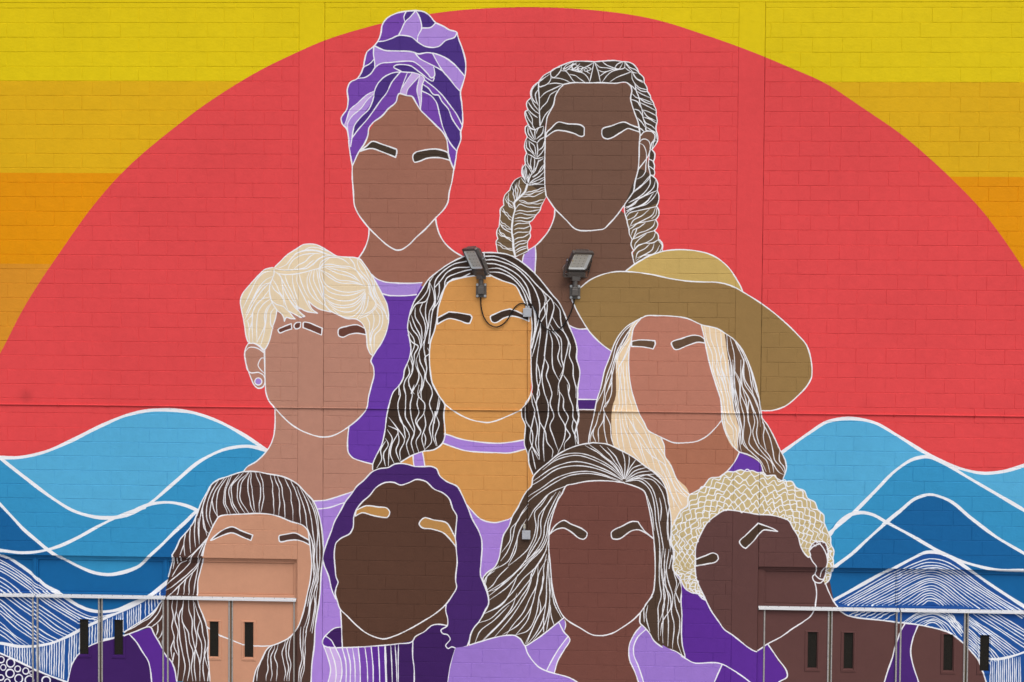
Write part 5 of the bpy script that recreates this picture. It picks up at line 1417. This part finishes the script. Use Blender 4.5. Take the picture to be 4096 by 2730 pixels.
# ------------------------------------------------------------------ doors
def door_unit(xa, xb, xm, label, group='double doors under white drip caps', jl=.034, jr=.043, first=False):
    """xa..xb: outside of the grey edge strips; posts of width jl / jr stand outside them"""
    t = thing('double_door', (xm, .06, 0), label, 'double door', group)
    YF = .05
    q = MB()                                   # frame: posts, head, transom rail
    q.cbox(xb, xb+jr, YF, .19, 0, 2.600, .003)
    if jl: q.cbox(xa-jl, xa, YF, .19, 0, 2.600, .003)
    q.cbox(xa-jl, xb+jr, YF-.004, .19, 2.6005, HEAD, .004)
    q.cbox(xa, xb, YF+.006, .19, 2.578, 2.5995, .003)
    q.cbox(xa, xb, YF+.004, .19, 2.06, 2.118, .006)
    q.cbox(xa, xa+.022, YF+.01, .19, 2.1185, 2.5775, .003); q.cbox(xb-.022, xb, YF+.01, .19, 2.1185, 2.5775, .003)
    q.build('door_frame', M_DOOR, t)
    q = MB(); q.cbox(xa+.0225, xb-.0225, YF+.03, .1, 2.119, 2.577, .004); q.build('transom_panel', M_DOOR, t)
    q = MB(); q.extrude_x([(YF+.003, 2.084), (YF-.002, 2.084), (YF-.004, 2.068), (YF-.034, 2.060), (YF-.038, 2.040), (YF-.034, 2.040), (YF-.030, 2.056), (YF+.003, 2.062)], xa-jl*.9+.002, xb+jr*.62-.002)
    cap = q.build('drip_cap', M_CAP, t)
    q = MB(); x = xa+.06
    while x < xb: q.cyl((x, YF-.0005, 2.079), (x, YF-.0065, 2.0785), .0045, n=8); x += .1478
    s = q.build('screw', M_DOT, cap, kind='stuff')
    mid = xm
    for side in (-1, 1):
        l0, l1 = (xa+.024, mid-.011) if side < 0 else (mid+.011, xb-.024)
        gc = (l1-.232) if side < 0 else (l0+.245)
        y = YF+.018; z0, z1 = .012, 2.045
        gx0, gx1, gz0, gz1 = gc-.064, gc+.064, 1.222, 1.724
        q = MB()                               # leaf built round the opening of its window
        q.box(l0, gx0, y, .1, z0, z1); q.box(gx1, l1, y, .1, z0, z1)
        q.box(gx0, gx1, y, .1, z0, gz0); q.box(gx0, gx1, y, .1, gz1, z1)
        leaf = q.build('door_leaf', M_DOOR, t)
        q = MB(); w = .042                      # raised window frame with a sloped face
        O = [(gx0-w, gz0-w-.008), (gx1+w, gz0-w-.008), (gx1+w, gz1+w*.55), (gx0-w, gz1+w*.55)]
        I = [(gx0+.002, gz0+.002), (gx1-.002, gz0+.002), (gx1-.002, gz1-.002), (gx0+.002, gz1-.002)]
        mM = [((a[0]*.35+b[0]*.65), (a[1]*.35+b[1]*.65)) for a, b in zip(O, I)]
        ring = [[(x, y+.002, z) for x, z in O], [(x, y-.009, z) for x, z in [(a[0]+(.004 if a[0] < gc else -.004), a[1]+(.004 if a[1] < 1.5 else -.004)) for a in O]],
                [(x, y-.012, z) for x, z in mM], [(x, y+.022, z) for x, z in I]]
        vs = [p for r_ in ring for p in r_]
        q.add(vs, [(r_*4+i, r_*4+(i+1) % 4, r_*4+4+(i+1) % 4, r_*4+4+i) for r_ in range(3) for i in range(4)])
        q.build('window_frame', M_DOOR, leaf)
        q = MB(); q.box(gx0, gx1, y+.018, y+.024, gz0, gz1); q.build('window_pane', M_GLASS, leaf)
        ex = (xa+.0005, xa+.0225) if side < 0 else (xb-.0225, xb-.0005)
        q = MB(); q.cbox(ex[0], ex[1], YF-.008, .08, .0, 2.058, .003); q.build('edge_strip', M_STRIP, leaf)
        ax = (mid-.036, mid-.014) if side < 0 else (mid+.012, mid+.03)
        q = MB()
        q.cbox(ax[0], ax[1], y-.012, y-.001, .02, 2.042, .002); q.build('meeting_strip', M_STRIP, leaf)
        q = MB(); z = .1
        while z < 2.0: q.cyl(((ax[0]+ax[1])/2, y-.0115, z), ((ax[0]+ax[1])/2, y-.0145, z), .0035, n=6); z += .185
        q.build('screw', M_DOT, leaf, kind='stuff')
    q = MB(); q.box(mid-.0105, mid+.0105, YF+.03, .1, .0, 2.045); q.build('brush_seal', M_BRONZE, t)
    return t
door_unit(-5.627, -3.789, -4.708, 'blue double door cut by the left edge of the photo, left of the purple-bottomed doors', jl=.1)
door_unit(-3.746, -1.908, -2.825, 'double door painted with blue waves above and dark purple below', jl=.0)
door_unit(-1.865, -.034, -.952, 'double door painted peach with brown hair strands down both sides', jl=.0, jr=.034)
door_unit(6.553, 8.401, 7.479, 'double door painted mostly dark brown with a purple corner, beside the right pilaster', jl=.085, jr=.034)
door_unit(8.435, 10.283, 9.352, 'double door painted with white blue stripes above and brown with a purple strap below', jl=.0, jr=.042)
# ------------------------------------------------------------------ conduits
CX = 3.243
hc = thing('conduit', (3, -.012, 4.785), 'long thin horizontal pipe painted over, crossing the whole mural below the faces', 'pipe')
def hz(x): return 4.790-.00075*(x+4.25)
q = MB(); q.tube([(x, -.0125, hz(x)+.0015*math.sin(x*1.7)) for x in np.linspace(-8.9, 14.9, 60)], .0098, 10)
q.build('pipe', M_SMOOTH, hc, smooth=True)
for x in [-7.4, -5.5, -3.4, -1.8, .35, 1.93, 2.13, 3.05, 4.55, 5.15, 6.95, 8.3, 9.4, 11.3, 13.2]:
    q = MB(); q.tube([(x, -.001, hz(x)-.03), (x, -.012, hz(x)-.0145), (x, -.026, hz(x)-.012), (x, -.0315, hz(x)), (x, -.026, hz(x)+.012), (x, -.012, hz(x)+.0145)], .004, 6)
    q.box(x-.008, x+.008, -.004, .0, hz(x)-.04, hz(x)-.012)
    q.build('pipe_strap', M_SMOOTH, hc, smooth=True)
for x in (1.55, 5.9, -2.7): 
    q = MB(); q.cyl((x-.03, -.0135, hz(x)), (x+.03, -.0135, hz(x)), .0125); q.build('coupling', M_SMOOTH, hc, smooth=True)
vc = thing('conduit', (CX, -.012, 4.5), 'vertical pipe painted over, running between the two grey junction boxes', 'pipe')
q = MB(); q.tube([(CX-.004+.022*(6.09-z)/3., -.014 if abs(z-4.785) > .09 else -.042, z) for z in [6.10, 5.6, 5.1, 4.9, 4.84, 4.785, 4.73, 4.67, 4.4, 4.0, 3.6, 3.3, 3.09]], .0125, 10)
q.build('pipe', M_SMOOTH, vc, smooth=True)
for z in (5.905, 4.56, 3.42):
    x = CX-.004+.022*(6.09-z)/3.
    q = MB(); q.tube([(x-.0175, -.001, z), (x-.014, -.02, z), (x, -.0295, z), (x+.014, -.02, z), (x+.0175, -.001, z)], .004, 6); q.box(x+.012, x+.04, -.004, 0, z-.009, z+.009)
    q.cyl((x+.03, -.004, z), (x+.03, -.009, z), .006, n=8); q.build('pipe_strap', M_SMOOTH, vc, smooth=True)

# ------------------------------------------------------------------ junction boxes
def jbox(x0, x1, z0, z1, label):
    cx = (x0+x1)/2
    t = thing('junction_box', (cx, 0, z0), label, 'junction box', 'grey junction boxes')
    q = MB(); q.box(x0, x1, -.05, .0, z0, z1); q.build('box_body', M_GREY, t, bev=.004)
    q = MB(); q.box(x0+.002, x1-.002, -.056, -.0505, z0+.002, z1-.002); lid = q.build('cover_plate', M_GREY, t, bev=.002)
    for sx in (-.024, .024):
        for z in (z0+.018, z1-.018):
            q = MB(); q.cyl((cx+sx, -.056, z), (cx+sx, -.0585, z), .0045, n=8); q.build('screw', M_ZINC, lid)
    return t, cx
jb, jcx = jbox(3.163, 3.281, 6.088, 6.207, 'grey junction box between the floodlights, where two black cables meet')
for dx in (-.017, .017):
    q = MB(); q.cyl((jcx+dx, -.028, 6.207), (jcx+dx, -.028, 6.231), .0155, n=6); q.cyl((jcx+dx, -.028, 6.231), (jcx+dx, -.028, 6.243), .012, .009, n=12)
    q.build('cable_gland', M_GREY, jb)
jb2, jc2 = jbox(3.174, 3.290, 2.984, 3.104, 'lower grey junction box with a photocell on top, at the foot of the vertical pipe')
px_ = jc2-.028
q = MB(); q.cyl((px_, -.03, 3.104), (px_, -.03, 3.112), .022, n=6); q.cyl((px_, -.03, 3.112), (px_, -.03, 3.135), .015, n=12); q.build('swivel', M_ZINC, jb2, smooth=True)
q = MB(); q.cyl((px_, -.03, 3.136), (px_, -.03, 3.142), .022, n=18); q.cyl((px_, -.03, 3.142), (px_, -.03, 3.185), .019, .0175, n=18)
q.cyl((px_, -.03, 3.185), (px_, -.03, 3.199), .0175, .009, n=18); q.build('photocell', M_PHOTO, jb2, smooth=True)

# ------------------------------------------------------------------ floodlights
def floodlight(cx, cz, yaw, pitch, lean, label):
    """yaw: + turns the face to the photo's right; pitch: face tipped down; lean: yoke leans forward"""
    t = thing('floodlight', (cx, -.012, cz), label, 'floodlight', 'floodlights on the wall')
    q = MB(); q.box(cx-.074, cx+.074, -.016, -.0015, cz-.098, cz+.098); q.build('wall_plate', M_LAMP, t, bev=.003)
    for sx in (-.054, .054):
        for sz in (-.078, .078):
            q = MB(); q.cyl((cx+sx, -.016, cz+sz), (cx+sx, -.020, cz+sz), .018, n=18); q.cyl((cx+sx, -.020, cz+sz), (cx+sx, -.032, cz+sz), .009, n=6)
            q.build('bolt', M_ZINC, t)
    q = MB(); q.box(cx-.042, cx+.042, -.105, -.0165, cz-.052, cz+.038); q.box(cx-.036, cx+.036, -.098, -.0165, cz+.0385, cz+.062)
    q.build('knuckle', M_LAMP, t, bev=.004)
    q = MB(); q.cyl((cx, -.062, cz+.0625), (cx, -.062, cz+.152), .037, n=20); q.build('mounting_post', M_LAMP, t, smooth=True)
    m0 = Matrix.Translation((cx, -.062, cz+.2)) @ Matrix.Rotation(yaw, 4, 'Z')
    q = MB(); q.m = m0; q.box(-.062, .062, -.038, .038, -.048, .012)
    q.cyl((.055, -.05, -.02), (.055, -.038, -.02), .007, n=6); q.build('slip_fitter', M_LAMP, t, bev=.004)
    m1 = m0 @ Matrix.Translation((0, 0, .0125)) @ Matrix.Rotation(lean, 4, 'X')
    hw = .183; L = .25
    y = MB(); y.m = m1; y.box(-hw, hw, -.03, .03, .0, .006)
    y.strap(-hw-.004, .052, .004, L-.02, 6, .0095); y.strap(hw, .052, .004, L-.02, 6, .0095)
    for sx in (-hw-.004, hw):
        y.m = m1 @ Matrix.Translation((sx, 0, L)); y.cyl((0, 0, 0), (.004, 0, 0), .028, n=20)
    yo = y.build('yoke', M_STRAP, t)
    for sg in (-1, 1):
        q = MB(); q.m = m1; q.cyl((sg*(hw+.004), 0, L), (sg*(hw+.012), 0, L), .013, n=6); q.build('bolt', M_ZINC, yo)
    q = MB(); q.m = m1; q.box(-.135, .135, -.034, .030, .008, .072)
    for i in range(9): q.box(-.11+i*.0275-.002, -.11+i*.0275+.002, -.037, -.034, .016, .066)
    q.build('driver_box', M_LAMP, t, bev=.004)
    m2 = m1 @ Matrix.Translation((0, 0, L)) @ Matrix.Rotation(-lean, 4, 'X') @ Matrix.Rotation(pitch, 4, 'X') @ Matrix.Translation((0, -.0, 0))
    W_, H_ = (.316, .345) if yaw < 0 else (.330, .335)
    q = MB(); q.m = m2
    q.rrect(W_, H_, -.035, .012, .022, 1.0, caps=False)
    q.rrect(W_, H_, .012, .06, .022, .80)
    # front rim
    for (a, b, c, d) in ((-W_/2+.022, W_/2-.022, H_/2-.028, H_/2), (-W_/2+.022, W_/2-.022, -H_/2, -H_/2+.028)): q.box(a, b, -.0352, -.02, c, d)
    q.box(-W_/2, -W_/2+.022, -.0352, -.02, -H_/2+.022, H_/2-.022); q.box(W_/2-.022, W_/2, -.0352, -.02, -H_/2+.022, H_/2-.022)
    for sx in (-1, 1):
        for sz in (-1, 1): q.cyl((sx*(W_/2-.022), -.0352, sz*(H_/2-.022)), (sx*(W_/2-.022), -.02, sz*(H_/2-.022)), .022, n=20)
    for i in range(8):                          # cooling ribs on the ends and back
        x = -.085+i*.0245
        q.box(x-.005, x+.005, -.0375, .045, H_/2-.012, H_/2+.003); q.box(x-.005, x+.005, -.0375, .045, -H_/2-.003, -H_/2+.012)
    for i in range(11): q.box(-.11+i*.022-.002, -.11+i*.022+.002, .06, .078, -.12, .12)
    head = q.build('lamp_head', M_LAMP, t, bev=.0025)
    gw, gh = W_-.052, H_-.066
    q = MB(); q.m = m2                          # sloped reflector frame round the board
    O = [(-gw/2, -gh/2), (gw/2, -gh/2), (gw/2, gh/2), (-gw/2, gh/2)]; bw, bh = gw-.062, gh-.034
    I = [(-bw/2-.008, -bh/2+.004), (bw/2-.008, -bh/2+.004), (bw/2-.008, bh/2+.006), (-bw/2-.008, bh/2+.006)]
    q.add([(x, -.034, z) for x, z in O]+[(x, -.018, z) for x, z in I], [(i, (i+1) % 4, (i+1) % 4+4, i+4) for i in range(4)])
    q.build('reflector', M_REFL, head)
    q = MB(); q.m = m2; q.box(I[0][0], I[1][0], -.018, -.014, I[0][1], I[2][1]); board = q.build('led_board', M_LED, head)
    cxb = (I[0][0]+I[1][0])/2; czb = (I[0][1]+I[2][1])/2
    q = MB(); q.m = m2
    for r_ in range(5):
        for c_ in range(3):
            x = cxb+(c_-1)*.066; z = czb+(r_-2)*.050
            q.cyl((x, -.0181, z), (x, -.0205, z), .0042, n=10); q.cyl((x+.021, -.0181, z), (x+.021, -.019, z), .0018, n=6)
    q.build('led', M_DOT, board, kind='stuff')
    q = MB(); q.m = m2
    for r_ in range(4): q.box(I[0][0]+.004, I[1][0]-.004, -.0187, -.0181, czb+(r_-1.5)*.050-.0008, czb+(r_-1.5)*.050+.0008)
    q.build('board_seam', M_REFL, board)
    q = MB(); q.m = m2; q.box(I[0][0]-.010, I[0][0]+.010, -.021, -.0182, czb-.008, czb+.010); q.build('diode', M_YEL, board)
    q = MB()                                    # loop of supply lead behind the yoke
    pl = [m1 @ Vector(p) for p in ((-.13, 0, .03), (-.19, .02, .06), (-.215, .02, .12), (-.20, .02, .165), (-.15, .04, .17))]
    q.tube(pl, .0035, 6); q.build('supply_lead', M_ZINC if yaw > 0 else M_CABLE, t, smooth=True)
    q = MB(); q.box(cx-.016, cx+.016, -.03, -.0165, cz-.096, cz-.070); q.build('cable_clamp', M_STRAP, t)
    return t
floodlight(2.577, 6.452, R(-50), R(30), R(26), 'left floodlight of the pair, turned sideways with a pale reflecting face, above the centre woman')
floodlight(3.882, 6.441, R(28), R(42), R(28), 'right floodlight of the pair, showing its rows of LEDs, beside the hat brim')
def smooth_pts(P, n=8):
    P = spline([(a, b) for a, b in P], [False]*len(P), False, n); return [(float(a), float(b)) for a, b in P]
def cable(ptsU, label):
    W2 = [(1800+a*.2653, 960+b*.2653) for a, b in ptsU]
    wl = to_wall(np.array(W2)); P = spline(np.stack([wl[:, 0], -wl[:, 1]], 1)*1000, [False]*len(W2), False, 10)/1000.
    n = len(P); path = [(float(p[0]), -.014-.012*math.sin(PI*i/(n-1)), float(p[1])) for i, p in enumerate(P)]
    path[-1] = (path[-1][0], -.028, path[-1][2])
    q = MB(); q.tube(path, .0085, 8); o = q.build('cable', M_CABLE, smooth=True, label=label, cat='cable', group='black cables between floodlights and junction box')
    return o
cable([(465, 860), (466, 960), (480, 1060), (520, 1180), (600, 1280), (700, 1315), (790, 1280), (870, 1200), (920, 1110), (980, 1020), (1050, 965), (1100, 955), (1138, 975), (1149, 996)],
      'black cable drooping from the left floodlight to the grey box')
cable([(1878, 885), (1860, 980), (1810, 1120), (1740, 1250), (1660, 1340), (1560, 1375), (1470, 1350), (1400, 1290), (1340, 1190), (1290, 1060), (1240, 985), (1208, 963), (1186, 976), (1184, 996)],
      'black cable drooping from the right floodlight to the grey box')
